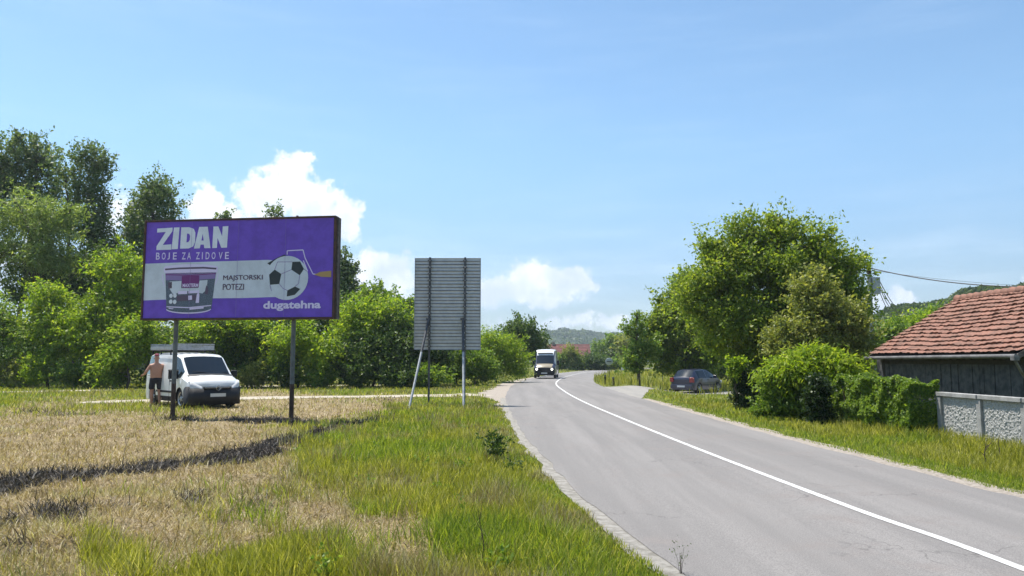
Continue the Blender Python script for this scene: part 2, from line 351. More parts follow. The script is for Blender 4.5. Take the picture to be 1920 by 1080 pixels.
# road, edge strips, tracks
ribbon('road', EL, ER, .016, M_road, 14, crown=.02)
sel = (CL[:, 1] > -30) & (CL[:, 1] < 34)
wS = (.20 + jit(3, .14))[:, None]
ribbon('road_edge_strip', (EL - NR * wS)[sel], (EL + NR * .05)[sel], .011, M_shoulder, 3)
wR = (.42 + jit(4, .4))[:, None]
selr = (CL[:, 1] > -30) & (CL[:, 1] < 33)
ribbon('gravel_verge', (ER - NR * .06)[selr], (ER + NR * wR)[selr], .009, M_gravel, 3)
selc = CL[:, 1] < 240
cz = np.stack([CL, CL], 1)
o_ = ribbon('road_marking', (CL - NR * .048)[selc], (CL + NR * .048)[selc], .0405, M_paint, 1)
fa = (CL[:, 1] > 74) & (CL[:, 1] < 240)
ribbon('road_marking', (EL + NR * .22)[fa], (EL + NR * .32)[fa], .0285, M_paint, 1)
ys = np.linspace(26, 74, 90)
gl = np.interp(ys, [26, 29, 31, 34, 38, 45, 50, 58, 66, 74], [-.55, -.55, -.7, -1.3, -1.6, -1.15, -1.0, -.7, .5, 2.2]) + (vnoise(ys, ys, 1.2, 8) - .5) * .5
gl = np.minimum(gl, xl(ys) - .3)
ribbon('gravel_lay_by', np.stack([gl, ys], 1), np.stack([xl(ys) + .05, ys], 1), .007, M_gravel, 4)
def track(name, pts, hws, m, z=.012, seed=0):
    P = crom(pts, 14); t = np.gradient(P, axis=0); t /= np.linalg.norm(t, axis=1)[:, None]; N = np.stack([t[:, 1], -t[:, 0]], 1)
    h = np.interp(np.linspace(0, 1, len(P)), np.linspace(0, 1, len(hws)), hws)
    n1 = (vnoise(P[:, 0], P[:, 1], 1.1, seed) - .5) * .7; n2 = (vnoise(P[:, 0], P[:, 1], 1.1, seed + 1) - .5) * .7
    ribbon(name, P - N * (h * (1 + n1))[:, None], P + N * (h * (1 + n2))[:, None], z, m, 4); return P, h
T1 = track('dirt_track', [(-1.5, 36.8), (-2.8, 36), (-5.3, 34.9), (-8.5, 34.2), (-11.5, 32.8), (-14.2, 31.2), (-16.4, 29.6)], [1.7, 1.2, 1.0, 1.0, 1.3, 1.4, .5], M_dirt, .012, 11)
T2 = track('dirt_track', [(-6.0, 51), (-12, 50), (-17, 47.5), (-21, 43), (-26, 39.5), (-34, 36)], [.5, .7, .8, .8, .8, .8], M_dirt, .012, 21)
sx_ = np.linspace(5.0, 34, 90)
lo = np.interp(sx_, [5.0, 5.5, 6, 7.5, 8.7, 12, 34], [31, 33, 35.5, 42.5, 45.8, 46.8, 46.5]) + (vnoise(sx_, sx_, 1.5, 9) - .5) * .5
hi = np.interp(sx_, [5.0, 6.15, 7.5, 10.6, 34], [47.5, 47.6, 49.6, 51, 52]) + (vnoise(sx_, sx_, 1.5, 10) - .5) * .3
ribbon('side_road', np.stack([sx_, lo], 1), np.stack([sx_, hi], 1), .011, M_side, 8)
def bare(x, y):                                            # no grass here
    b = (x > xl(y) - .17) & (x < xr(y) + np.where(y < 33, .22, .05)) & (y < 245)
    b |= (y > 28) & (y < 73) & (x > np.interp(y, ys, gl) + .1) & (x < xr(y))
    for (P, h), k in ((T1, .8), (T2, .8)):
        d = np.full(x.shape, 1e9)
        for q in range(0, len(P), 2): d = np.minimum(d, np.hypot(x - P[q, 0], y - P[q, 1]) - h[q] * k)
        b |= d < 0
    b |= (x > 5) & (x < 34) & (y > np.interp(x, sx_, lo) + .1) & (y < np.interp(x, sx_, hi) - .1)
    return b

# ------------------------------------------------------------------ grasses
def blades(name, x, y, z, h, wd, lean, m, label, seed=0, taperk=.55):
    rng = np.random.default_rng(seed); n = len(x); a = rng.uniform(0, 2 * np.pi, n)
    yaw = rng.uniform(0, 2 * np.pi, n); wx, wy = np.cos(yaw) * wd / 2, np.sin(yaw) * wd / 2
    dx, dy = np.cos(a), np.sin(a); l1 = lean * rng.uniform(.5, 1.3, n); l2 = np.minimum(l1 * 1.5 + .12, 1.55); l1 = np.minimum(l1, 1.5)
    p0 = np.stack([x, y, z], 1); s1 = np.stack([dx * np.sin(l1), dy * np.sin(l1), np.cos(l1)], 1) * (h * .55)[:, None]
    s2 = np.stack([dx * np.sin(l2), dy * np.sin(l2), np.cos(l2)], 1) * (h * .45)[:, None]
    wv = np.stack([wx, wy, wx * 0], 1); p1 = p0 + s1; p2 = p1 + s2
    V = np.stack([p0 - wv, p0 + wv, p1 - wv * taperk * 1.6, p1 + wv * taperk * 1.6, p2], 1).reshape(-1, 3)
    b = np.arange(n)[:, None] * 5
    o = link(name, mesh_np(name, V, b + np.array([[0, 1, 3, 2]]), b + np.array([[2, 3, 4]])), m)
    return tag(o, label, 'grass', kind='stuff')
M_grass = leaf_mat('green_grass_blades', (.13, .150, .022), (.32, .315, .048), (.54, .48, .19), .5, .55)
M_lush = leaf_mat('lush_grass_blades', (.08, .13, .018), (.25, .31, .036), (.40, .41, .09), .5, 1.2)
M_straw = leaf_mat('dry_straw', (.15, .105, .045), (.40, .30, .145), (.64, .53, .32), .25, .8)
M_pale = leaf_mat('pale_dead_grass', (.15, .12, .05), (.39, .325, .16), (.63, .56, .35), .3, .8)
M_char_shade = leaf_mat('dark_rotting_straw_and_shade', (.014, .012, .011), (.055, .044, .036), (.20, .16, .12), .1, 2.0)
M_weed = leaf_mat('yellow_green_weeds', (.14, .16, .03), (.34, .33, .07), (.50, .42, .18), .5, .4)
rg = np.random.default_rng(5)
N = 900000
u = rg.uniform(-330, 2250, N); v = 694 + (1 - rg.random(N) ** .9) * 560
dens = np.interp(v, [694, 720, 770, 850, 1000, 1200], [.55, .85, 1, .8, .42, .22])
k = rg.random(N) < dens; u, v = u[k], v[k]
gx, gy, gzv = gp_arr(u, v); k = ~bare(gx, gy) & (gy < 150); u, v, gx, gy = u[k], v[k], gx[k], gy[k]
g, b = cover(gx, gy); gz_ = gzr(gx, gy) - .005
g = g + (vnoise(gx, gy, 1.1, 31) - .5) * .30 + (vnoise(gx, gy, 4, 32) - .5) * .22
n = len(gx); minw = gy / 773 * .62; cl = vnoise(gx, gy, 2.3, 41); cl2 = vnoise(gx, gy, .7, 42)
left = gx < xl(gy); right = gx > xr(gy); fade = 1 - sstep(gy, 24, 34) * .5
# distance from road edges: shorter at the margin
edge = np.clip(np.where(left, xl(gy) - gx - .1, gx - xr(gy) - .2) / .7, .25, 1)
rnd = rg.random(n)
onleft = left & (gy < 34)
H = (.06 + .16 * cl ** 1.5 + .14 * cl2) * edge * fade * rg.uniform(.55, 1.25, n)
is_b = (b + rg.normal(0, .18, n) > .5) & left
is_g = ~is_b & (g + rg.normal(0, .09, n) > .44)
pale = ~is_b & ~is_g & (g > .16) & (rnd < .7)
dry = ~is_b & ~is_g & ~pale
island = right & (gy > 46) & (gy < 150); H = np.where(island, (.25 + .5 * cl) * rg.uniform(.6, 1.2, n), H)
back = left & (gy > 34); H = np.where(back, .10 + .12 * cl, H)
rv_ = right & (gy < 46); H = np.where(rv_, (.05 + .10 * cl + .06 * cl2 + .14 * sstep(gx, 7.6, 8.4) * sstep(26 - gy, 0, 3)) * edge * rg.uniform(.6, 1.2, n), H)
def put(mask, frac, name, m, lab, hk, wk, lean, seed):
    q = mask & (rg.random(n) < frac); nn = q.sum()
    blades(name, gx[q], gy[q], gz_[q], H[q] * hk + .02, np.maximum(wk * rg.uniform(.7, 1.3, nn), minw[q]), np.abs(rg.normal(lean, lean * .4, nn)), m, lab, seed)
lush = is_g & ~island & ((cl2 + rg.normal(0, .1, n) > .62) | (edge < .95) & rv_)
brownp = is_g & left & ~lush & (vnoise(gx, gy, 1.5, 51) + rg.normal(0, .08, n) > .70)
put(is_g & ~lush & ~island & ~brownp, .9, 'green_grass', M_grass, 'long yellow green grass of the verge between road and mown field', 1, .007, .38, 1)
put(lush, .9, 'lush_grass', M_lush, 'fresh deep green grass clumps near the road edges', .9, .008, .45, 2)
put(brownp, .9, 'brown_grass', M_pale, 'brownish seed heads standing in the green verge grass', 1.1, .005, .28, 3)
put(island, .9, 'tall_weeds', M_weed, 'tall yellow green weeds in the corner beside the side road', 1, .02, .22, 4)
H = np.where(dry | pale | is_b, .07 + .12 * cl * rg.random(n) + .05 * rg.random(n), H)
put(pale, .85, 'pale_grass', M_pale, 'pale dead grass between the mown field and green verge', .95, .006, 1.05, 5)
put(dry, .75, 'mown_straw', M_straw, 'dry tan straw lying on the mown field by the billboard', .9, .006, 1.32, 6)
put(is_b, .9, 'rotting_straw_and_shade', M_char_shade, 'dark strip of rotten straw crossing the mown field and painted shadow patches at the billboard poles', 1.1, .008, 1.15, 7)
# ================================================================== BILLBOARD
M_purple = mat('poster_purple', (.170, .085, .56), .45, spec=.3, var=.22, vscale=2.5)
M_white_print = mat('poster_white', (.74, .79, .88), .45, spec=.3, var=.12, vscale=3)
M_lav = mat('poster_lavender', (.70, .64, .88), .5)
M_band = mat('poster_band', (.62, .69, .77), .45, spec=.3, var=.16, vscale=2)
M_ink = mat('poster_ink', (.10, .07, .12), .5); M_blk = mat('poster_black', (.02, .03, .035), .5)
M_mag = mat('poster_plum', (.16, .02, .17), .5); M_mauve = mat('poster_mauve', (.24, .17, .40), .5); M_scene = mat('poster_grey_blue', (.12, .16, .22), .5, var=.5, vscale=30)
M_gold = mat('poster_ochre', (.42, .27, .10), .5)
M_rust = mat('rusty_dark_steel', (.055, .038, .032), .8, spec=.3, col2=(.12, .06, .04), vscale=5, bump=.4, bscale=60)
M_side_ = mat('weathered_grey_brown_wood', (.16, .13, .115), .85, col2=(.08, .065, .06), vscale=9, bump=.5, bscale=40)
M_pole = mat('painted_grey_pole', (.13, .15, .15), .6, col2=(.08, .085, .08), vscale=6, bump=.3, bscale=30)
M_polerust = mat('brown_rusty_pole_foot', (.075, .045, .03), .85, col2=(.04, .028, .022), vscale=8, bump=.5, bscale=40)
dl, dr = 21.9, 21.15
A = at(267.5, 597, dl); B = at(623, 594, dr); TA = at(267.5, 416, dl).z; zb = (A.z + B.z) / 2
yaw = math.atan2(B.y - A.y, B.x - A.x); BW = math.hypot(B.x - A.x, B.y - A.y); BH = ((TA - A.z) + (at(623, 409, dr).z - B.z)) / 2
bb = thing('billboard', (A.x, A.y, 0), 'large purple paint advertising billboard on two steel poles beside the field', 'billboard', rz=yaw)
ZB = zb
MB().box(0, BW, .03, .20, ZB, ZB + BH).build('panel', M_side_, bb)
fr = MB(); t_ = .055
fr.box(-.05, BW + .05, -.03, .24, ZB + BH, ZB + BH + t_, bev=.006).box(-.05, BW + .05, -.03, .24, ZB - t_, ZB, bev=.006)
fr.box(-.05, .0, -.03, .24, ZB, ZB + BH); fr.box(BW, BW + .06, -.03, .12, ZB, ZB + BH); fr.build('frame', M_rust, bb)
MB().box(BW + .062, BW + .10, .07, .27, ZB - .06, ZB + BH + .02, bev=.004).build('side_board', M_side_, bb)
MB().box(-.02, BW + .10, .20, .24, ZB + .05, ZB + BH - .03).build('back_panel', M_rust, bb)
po = MB().box(0.0, BW, 0, .028, ZB, ZB + BH).build('poster', M_purple, bb)
def S2(s, t): return (s * BW, ZB + t * BH)
class Flat:
    lay = 0
def flat(name, polys, m, parent=po, layer=1):
    y = -.0025 * layer
    for p in polys:
        vs = [(S2(*q)[0], y, S2(*q)[1]) for q in p]; MB().add(vs, [tuple(range(len(vs)))]).build(name, m, parent, fixn=False)
def word(name, body, s0, s1, t0, t1, m, bold=.0, layer=3, rot=0.0):
    vs, fs = text_mesh(body, (s1 - s0) * BW, (t1 - t0) * BH, bold); y = -.0025 * layer; x0, z0 = S2(s0, t0)
    c, s_ = math.cos(rot), math.sin(rot)
    return MB().add([(x0 + a * c - b * s_, y, z0 + a * s_ + b * c) for a, b in vs], fs).build(name, m, po, fixn=False)
def zz(X, Y): return ((X - 115) / 1645, (935 - Y) / (795 + 25 * (X - 115) / 1645))
def P(*pts): return [zz(a, b) for a, b in pts]
flat('white_band', [P((116, 485), (400, 478), (700, 472), (1000, 466), (1200, 462), (1290, 470), (1330, 560), (1330, 700), (1290, 768), (1000, 775), (700, 775), (400, 780), (116, 788))], M_band, layer=1)
# heavy headline letters, drawn as polygons
flat('headline', [
    P((212, 193), (350, 186), (350, 215), (268, 330), (345, 325), (345, 370), (212, 372), (212, 340), (290, 222), (212, 226)),
    P((362, 186), (412, 184), (404, 365), (348, 367)),
    P((428, 184), (500, 184), (540, 198), (556, 230), (556, 310), (540, 345), (500, 361), (424, 362)),
    P((588, 182), (664, 181), (695, 360), (640, 360), (634, 330), (606, 330), (600, 361), (548, 362)),
    P((714, 180), (758, 180), (794, 262), (796, 180), (846, 178), (840, 357), (790, 358), (754, 275), (752, 359), (710, 360))], M_white_print, layer=2)
flat('headline', [P((482, 236), (502, 240), (510, 258), (508, 292), (496, 308), (480, 310)), P((622, 240), (632, 296), (612, 296))], M_purple, layer=3)
for ch, X in zip('BOJEZAZIDOVE', (212, 264, 314, 364, 444, 491, 569, 622, 655, 708, 770, 826)):
    wd_ = {'I': 8, 'J': 22}.get(ch, 34); s, t = zz(X, 452); s1, t1 = zz(X + wd_, 396)
    word('slogan_letter', ch, s, s1, t, t1 + .003, M_lav, bold=.012)
s, t = zz(815, 638); s1, t1 = zz(1158, 586); word('caption', 'MAJSTORSKI', s, s1, t, t1, M_ink, bold=0.0); word('caption', 'MAJSTORSKI', s + .0022, s1 + .0022, t, t1 + .002, M_ink, layer=4)
s, t = zz(815, 708); s1, t1 = zz(998, 658); word('caption', 'POTEZI', s, s1, t, t1, M_ink, bold=0.0); word('caption', 'POTEZI', s + .0022, s1 + .0022, t, t1 + .002, M_ink, layer=4)
s, t = zz(1172, 884); s1, t1 = zz(1662, 800); word('company_name', 'dugatehna', s, s1, t, t1, M_lav, bold=.035)
# bucket of paint
def arcp(cx, cy, rx, ry, a0, a1, n=14): return [(cx + rx * math.cos(R(a0 + (a1 - a0) * i / n)), cy - ry * math.sin(R(a0 + (a1 - a0) * i / n))) for i in range(n + 1)]
flat('bucket_picture', [P(*( [(302, 560), (752, 560), (722, 860)] + arcp(522, 862, 198, 36, 0, -180) + [(324, 860)]))], M_scene, layer=2)
flat('bucket_picture', [P((303, 565), (751, 560), (747, 612), (600, 622), (455, 626), (308, 622))], M_mauve, layer=3)
flat('bucket_picture', [P((345, 634), (450, 630), (450, 690), (600, 690), (610, 628), (680, 624), (676, 700), (640, 735), (500, 712), (380, 740), (350, 700))], M_band, layer=4)
flat('bucket_lid', [P(*(arcp(526, 518, 240, 26, 0, 180) + [(290, 566)] + arcp(526, 560, 236, 14, 180, 360) + [(764, 560)]))], M_lav, layer=3)
flat('bucket_lid', [P((298, 527), (420, 519), (640, 515), (756, 524), (752, 538), (640, 530), (420, 533), (300, 541))], M_ink, layer=4)
flat('bucket_lid', [P((304, 574), (526, 580), (752, 568), (752, 574), (526, 588), (304, 580))], M_mag, layer=4)
flat('bucket_label', [P((452, 590), (606, 586), (606, 684), (470, 688), (452, 676))], M_mag, layer=5)
s, t = zz(462, 682); s1, t1 = zz(600, 652); word('bucket_label', 'MAXITERM', s, s1, t, t1, M_lav, bold=.03, layer=6)
for cx, cy in ((362, 752), (397, 750), (362, 800), (397, 802)):
    flat('bucket_picture', [P(*arcp(cx, cy, 16, 18, 0, 345, 12))], M_white_print, layer=5)
flat('bucket_picture', [P((332, 640), (366, 638), (366, 690), (334, 692)), P((410, 752), (600, 742), (610, 790), (420, 796))], M_ink, layer=4)
flat('bucket_picture', [P((515, 752), (548, 750), (550, 786), (517, 788)), P((590, 745), (604, 720), (614, 745), (612, 812), (582, 812)), P((425, 715), (505, 712), (505, 738), (425, 740)), P((516, 712), (610, 708), (610, 730), (516, 734))], M_lav, layer=5)
flat('bucket_picture', [P((664, 700), (672, 665), (690, 700), (688, 740), (660, 742))], M_ink, layer=5)
flat('bucket_picture', [P((326, 838), (526, 846), (720, 830), (720, 838), (526, 855), (327, 846)), P(*(arcp(522, 862, 200, 38, 188, 352) + arcp(522, 856, 196, 34, 352, 188))), P((530, 856), (655, 845), (655, 858), (532, 868)), P((345, 850), (388, 856), (386, 862), (345, 858))], M_lav, layer=5)
flat('bucket_handle', [P((764, 560), (775, 575), (768, 620), (748, 668), (744, 664), (760, 618), (767, 577)), P((288, 560), (280, 580), (288, 630), (300, 670), (296, 672), (280, 630), (272, 580))], M_lav, layer=4)
# ball painted as a roller
flat('roller_shadow', [P((1195, 490), (1290, 440), (1345, 418), (1365, 440), (1300, 475), (1240, 520))], M_blk, layer=2)
flat('football', [P(*arcp(1368, 612, 182, 182, 0, 350, 35))], M_band, layer=3)
flat('football', [P((1215, 585), (1262, 543), (1320, 580), (1305, 662), (1225, 668)), P((1412, 480), (1478, 478), (1512, 540), (1478, 592), (1405, 545)), P((1375, 716), (1440, 684), (1485, 705), (1440, 752), (1372, 766))], M_blk, layer=4)
def stroke(a, b, wd_):
    (x0, y0), (x1, y1) = a, b; L = math.hypot(x1 - x0, y1 - y0); nx, ny = -(y1 - y0) / L * wd_, (x1 - x0) / L * wd_
    return P((x0 + nx, y0 + ny), (x1 + nx, y1 + ny), (x1 - nx, y1 - ny), (x0 - nx, y0 - ny))
flat('football', [stroke(a, b, 2.2) for a, b in [((1320, 580), (1405, 545)), ((1305, 662), (1340, 700)), ((1340, 700), (1375, 716)), ((1478, 592), (1470, 660)), ((1470, 660), (1440, 684)), ((1262, 543), (1285, 480)), ((1285, 480), (1412, 480)), ((1512, 540), (1540, 560)), ((1225, 668), (1240, 720))]], M_mauve, layer=5)
flat('roller_handle', [stroke(a, b, 4) for a, b in [((1365, 388), (1500, 382)), ((1500, 382), (1520, 450)), ((1520, 450), (1590, 582)), ((1590, 582), (1640, 588)), ((1365, 388), (1365, 420)), ((1545, 560), (1505, 470))]], M_lav, layer=4)
flat('roller_handle', [P((1600, 588), (1650, 565), (1745, 556), (1745, 610), (1660, 606))], M_gold, layer=5)
flat('poster_seam', [[(k - .0006, .002), (k + .0006, .002), (k + .0006, .998), (k - .0006, .998)] for k in (.25, .5, .75)], M_mauve, layer=7)
for u_, v_ in ((326, 785), (547, 786)):
    lx = min((k_ * .01 for k_ in range(0, 560)), key=lambda l: abs(proj(A.x + l * math.cos(yaw) - .26 * math.sin(yaw), A.y + l * math.sin(yaw) + .26 * math.cos(yaw), 1.5)[0] - (u_ + 1.5)))
    p_ = MB().tube([(lx, .26, ZB + BH * .9), (lx, .26, .95)], .062, 14).build('pole', M_pole, bb)
    MB().tube([(lx, .26, .955), (lx, .26, -.3)], .064, 14).build('pole_foot', M_polerust, p_)
    
    for zq in (ZB + .3, ZB + BH - .5): MB().box(lx - .1, lx + .1, .165, .235, zq, zq + .06).build('clamp', M_rust, p_)
MB().tube([(BW * .80, .1, ZB + BH + .05), (BW * .80, .1, ZB + BH + .10)], .035, 8).build('bracket', M_rust, bb)

# ================================================================== ROAD SIGN SEEN FROM BEHIND
M_alu = mat('grey_aluminium_back', (.60, .61, .63), .5, metal=.25, spec=.4, var=.15, vscale=4)
M_galv = mat('galvanised_steel', (.46, .47, .48), .5, metal=.35, col2=(.30, .31, .32), vscale=8)
M_galvd = mat('dark_weathered_steel_and_shade', (.10, .105, .115), .6, metal=.3, col2=(.06, .06, .065), vscale=8)
ds = 28.4; pl, pr = at(778, 570, ds), at(900.5, 570, ds); zt, zl = at(840, 484, ds).z, at(840, 656, ds).z; SW, SH = pr.x - pl.x, zt - zl
sg = thing('direction_sign', (pl.x, ds, 0), 'back of a tall grey ribbed aluminium road sign on propped posts', 'road sign')
mb = MB(); npl = 14; ph = SH / npl
for i_ in range(npl):
    z0 = zl + i_ * ph
    mb.box(0, SW, .0, .008, z0, z0 + ph - .0005); mb.box(0, SW, -.034, -.001, z0, z0 + .010); mb.box(0, SW, -.034, -.001, z0 + ph - .012, z0 + ph - .001)
    mb.box(.0, SW, -.030, -.001, z0 + ph * .5 - .008, z0 + ph * .5 + .008)
mb.build('panel', M_alu, sg)
rbm = MB()  # dark strips laid on the flanges to paint in their shade lines
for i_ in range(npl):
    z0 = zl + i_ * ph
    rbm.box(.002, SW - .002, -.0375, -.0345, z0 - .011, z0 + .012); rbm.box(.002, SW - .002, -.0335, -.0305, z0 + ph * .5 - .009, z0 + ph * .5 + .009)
rbm.build('rib_shade_lines', M_galvd, sg)
for ex_ in (-.018, SW + .002): MB().box(ex_, ex_ + .016, -.045, .02, zl, zt).build('edge_trim', M_galv, sg)
railx = [at(806, 570, ds).x - pl.x, at(872, 570, ds).x - pl.x]
for rx in railx:
    pst = MB().box(rx - .035, rx + .035, -.11, -.04, -.1, zt + .02, bev=.006).build('post', M_galvd, sg)
    for i_ in range(npl):
        z0 = zl + (i_ + .55) * ph
        cl_ = MB().prism([(rx - .085, z0), (rx, z0 - .05), (rx + .085, z0), (rx, z0 + .05)], -.125, -.112).build('clamp', M_galvd, sg)
        MB().lathe([(0.0, .012), (.02, .010), (.022, 0)], 8, Matrix.Translation((rx, -.127, z0)) @ Matrix.Rotation(R(90), 4, 'X')).build('bolt', M_galv, cl_)
for (ub, vb, yb, ut, vt, rx) in ((767, 768, 26.3, 804, 598, railx[0]), (870, 768, 26.2, 868, 598, railx[1])):
    b0 = at(ub, 676, yb); b0.z = -.1; t0 = at(ut, vt, ds - .13)
    mid = b0.lerp(t0, .62)
    br = MB().tube([b0 - Vector((pl.x, ds, 0)), mid - Vector((pl.x, ds, 0))], .042, 10).build('brace', M_galv, sg)
    MB().tube([mid - Vector((pl.x, ds, 0)), t0 - Vector((pl.x, ds, 0))], .045, 10).build('brace_shaded_upper', M_galvd, br)  # upper part coloured dark for the shade lying on the brace
    MB().box(t0.x - pl.x - .09, t0.x - pl.x + .09, -.19, -.14, t0.z - .05, t0.z + .03, bev=.01).build('brace_clamp', M_galvd, br)

# ================================================================== BARN, FENCE
M_plank = mat('old_grey_planks', (.115, .115, .118), .85, spec=.25, col2=(.050, .052, .058), vscale=5, bump=.6, bscale=25)
M_rooft = mat('terracotta_roof_tiles', (.29, .150, .112), .9, spec=.15, col2=(.17, .10, .078), vscale=2.6, bump=.5, bscale=18)
M_gut = mat('zinc_gutter', (.17, .165, .165), .7, metal=.2, col2=(.09, .085, .085), vscale=5)
M_beam = mat('dark_old_beam', (.05, .042, .036), .85, var=.4, vscale=8)
XE, Y0, Y1 = 12.05, 18.55, 26.3
ze = at(1760, 667, XE / ((1760 - 960) / FPX)).z; XR = 15.1; zr = 3.66; ZG = -.95
bn = thing('wooden_barn', (XE, Y0, 0), 'old grey plank barn with a wavy terracotta tiled roof behind the concrete fence', 'barn')
LY = Y1 - Y0; HW = XR - XE; slope = (zr - ze) / HW
rs = random.Random(3)
wl = MB(); yy = .35
while yy < LY + .25:                                       # planks facing the road
    wd_ = rs.uniform(.13, .19); o_ = rs.uniform(-.016, .016); wl.box(.42 + o_, .45 + o_, yy, min(yy + wd_ - .008, LY + .25), ZG + rs.uniform(0, .05), ze + .02); yy += wd_
wl.build('wall', M_plank, bn)
wl = MB(); wl2 = MB(); xx = .46
while xx < 2 * HW - .5:                                   # gable planks
    wd_ = rs.uniform(.13, .19); xm = xx + wd_ / 2; hz = ze + slope * (xm if xm < HW else 2 * HW - xm) - .06
    wl.box(xx, xx + wd_ - .006, .32 + rs.uniform(-.01, .01), .35, ZG, hz); wl2.box(xx, xx + wd_ - .006, LY - .22, LY - .2 + rs.uniform(-.01, .01), ZG, hz); xx += wd_
wl.build('gable_wall', M_plank, bn); wl2.build('gable_wall', M_plank, bn)
MB().box(.47, 2 * HW - .55, .36, LY - .24, ZG, ze - .05).box(2 * HW - .5, 2 * HW - .45, .35, LY - .22, ZG, ze + .02).build('inner_wall', M_beam, bn)
MB().box(.395, .418, .9, 1.7, -.35, .55).build('hatch', M_beam, bn)
ht = MB()
for k_ in range(3): ht.box(.38, .394, .95, 1.65, -.25 + k_ * .28, -.17 + k_ * .28)
ht.build('hatch_slats', M_plank, bn)
MB().box(.40, .47, LY - .34, LY - .2, ZG, ze).box(.40, .47, .28, .42, ZG, ze).box(.40, .415, .42, LY - .34, ze - .24, ze - .12).build('frame_posts', M_beam, bn)
def roof_side(sign):
    ny, ncourse = 200, 15; SLn = math.hypot(HW + .02, zr - ze); V = []; rng = np.random.default_rng(9 + sign)
    rows = []
    for c in range(ncourse):
        for q, l_ in (((.34, .042), (0.0, .042)) if c else ()) + ((0.0, .064), (.06, .062), (.5, .038), (1.36 if c < ncourse - 1 else 1.0, .0)): rows.append((c, q, l_))
    jj = rng.uniform(-1, 1, (ncourse, 64))
    for c, q, l_ in rows:
        s0 = (c + q) / ncourse
        for j_ in range(ny + 1):
            yv = LY * j_ / ny; ti = int(yv / .235); ph_ = (yv / .235) % 1
            wob = (vnoise(yv, s0 * 5, .8, 3) - .5) * .11
            s1 = np.clip(s0 + wob / SLn * (1 if 0 < c < ncourse - 1 else .2) + jj[c, ti % 64] * .022 / SLn, 0, 1)
            lift = .004 + l_ + .014 * abs(math.sin(math.pi * ph_)) + .008 * jj[c, ti % 64] + (vnoise(yv, s0 * 4, .6, 5) - .5) * .07 * (1 - s0 * .5)
            x_ = s1 * (HW + .02); z_ = ze + s1 * (zr - ze) + lift / math.cos(math.atan(slope))
            V.append((x_ if sign > 0 else 2 * HW - x_, yv, float(z_)))
    n_ = ny + 1; i_, j_ = np.meshgrid(np.arange(len(rows) - 1), np.arange(ny), indexing='ij')
    Fq = np.stack([i_ * n_ + j_, (i_ + 1) * n_ + j_, (i_ + 1) * n_ + j_ + 1, i_ * n_ + j_ + 1], -1).reshape(-1, 4)
    return link('roof', mesh_np('roof', np.array(V), Fq), M_rooft, bn)
for sgn in (1, -1):
    rf = roof_side(sgn)
def slab(mb, x0, z0, x1, z1, th, y0, y1): mb.add([(x0, y0, z0), (x1, y0, z1), (x1, y0, z1 - th), (x0, y0, z0 - th), (x0, y1, z0), (x1, y1, z1), (x1, y1, z1 - th), (x0, y1, z0 - th)], [(0, 1, 2, 3), (7, 6, 5, 4), (0, 4, 5, 1), (1, 5, 6, 2), (2, 6, 7, 3), (3, 7, 4, 0)])
dk = MB(); slab(dk, .02, ze - .012, HW, zr - .02, .03, .04, LY - .04); slab(dk, 2 * HW - .02, ze - .012, HW + .002, zr - .02, .03, .04, LY - .04); dk.build('roof_deck', M_beam, bn)
for ya_, yb_ in ((-.02, .03), (LY - .03, LY + .015)): vb_ = MB(); slab(vb_, -.02, ze - .01, HW, zr - .01, .13, ya_, yb_); vb_.build('verge_board', M_side_, bn)
rt = MB()
for k_ in range(int(LY / .36)):
    rt.tube([(HW, k_ * .36 + rs.uniform(0, .02), zr - .02), (HW, k_ * .36 + .40, zr + .015)], [.12, .145], 12)
rt.build('ridge_tiles', M_rooft, bn)
gt = MB(); gt.tube([(-.07, -.1, ze - .03), (-.07, LY + .05, ze - .05)], .055, 10); gt.build('gutter', M_gut, bn)
MB().box(-.13, .0, -.12, .04, ze - .14, ze - .02, bev=.01).tube([(-.06, -.03, ze - .12), (.15, .05, ze - .45), (.38, .25, ze - .6), (.38, .25, ZG)], .035, 8).build('downpipe', M_gut, bn)

M_conc = mat('smooth_grey_concrete', (.34, .335, .325), .85, spec=.25, col2=(.24, .235, .225), vscale=5, bump=.4, bscale=40)
M_pebble = mat('rough_cast_concrete', (.43, .425, .41), .9, spec=.2, col2=(.30, .295, .28), vscale=26, bump=1.0, bscale=30)
fn = thing('concrete_fence', (9.0, 15.0, 0), 'pale rough concrete panel fence with capping beam in front of the barn', 'fence')
fu = [at(1757, 740, 16.35), at(1830, 740, 15.0), at(1907, 740, 13.8)]
fpts = [Vector((9.0, 16.35, 0)), Vector((9.02, 15.0, 0)), Vector((9.04, 13.72, 0)), Vector((9.06, 12.4, 0)), Vector((9.08, 11.1, 0)), Vector((9.1, 9.8, 0)), Vector((9.12, 8.5, 0))]
ft = .90; off = Vector((9.0, 15.0, 0))
for i_, p in enumerate(fpts):
    q = p - off; MB().box(q.x - .07, q.x + .07, q.y - .07, q.y + .07, -.6, ft - .045, bev=.008).build('post', M_conc, fn)
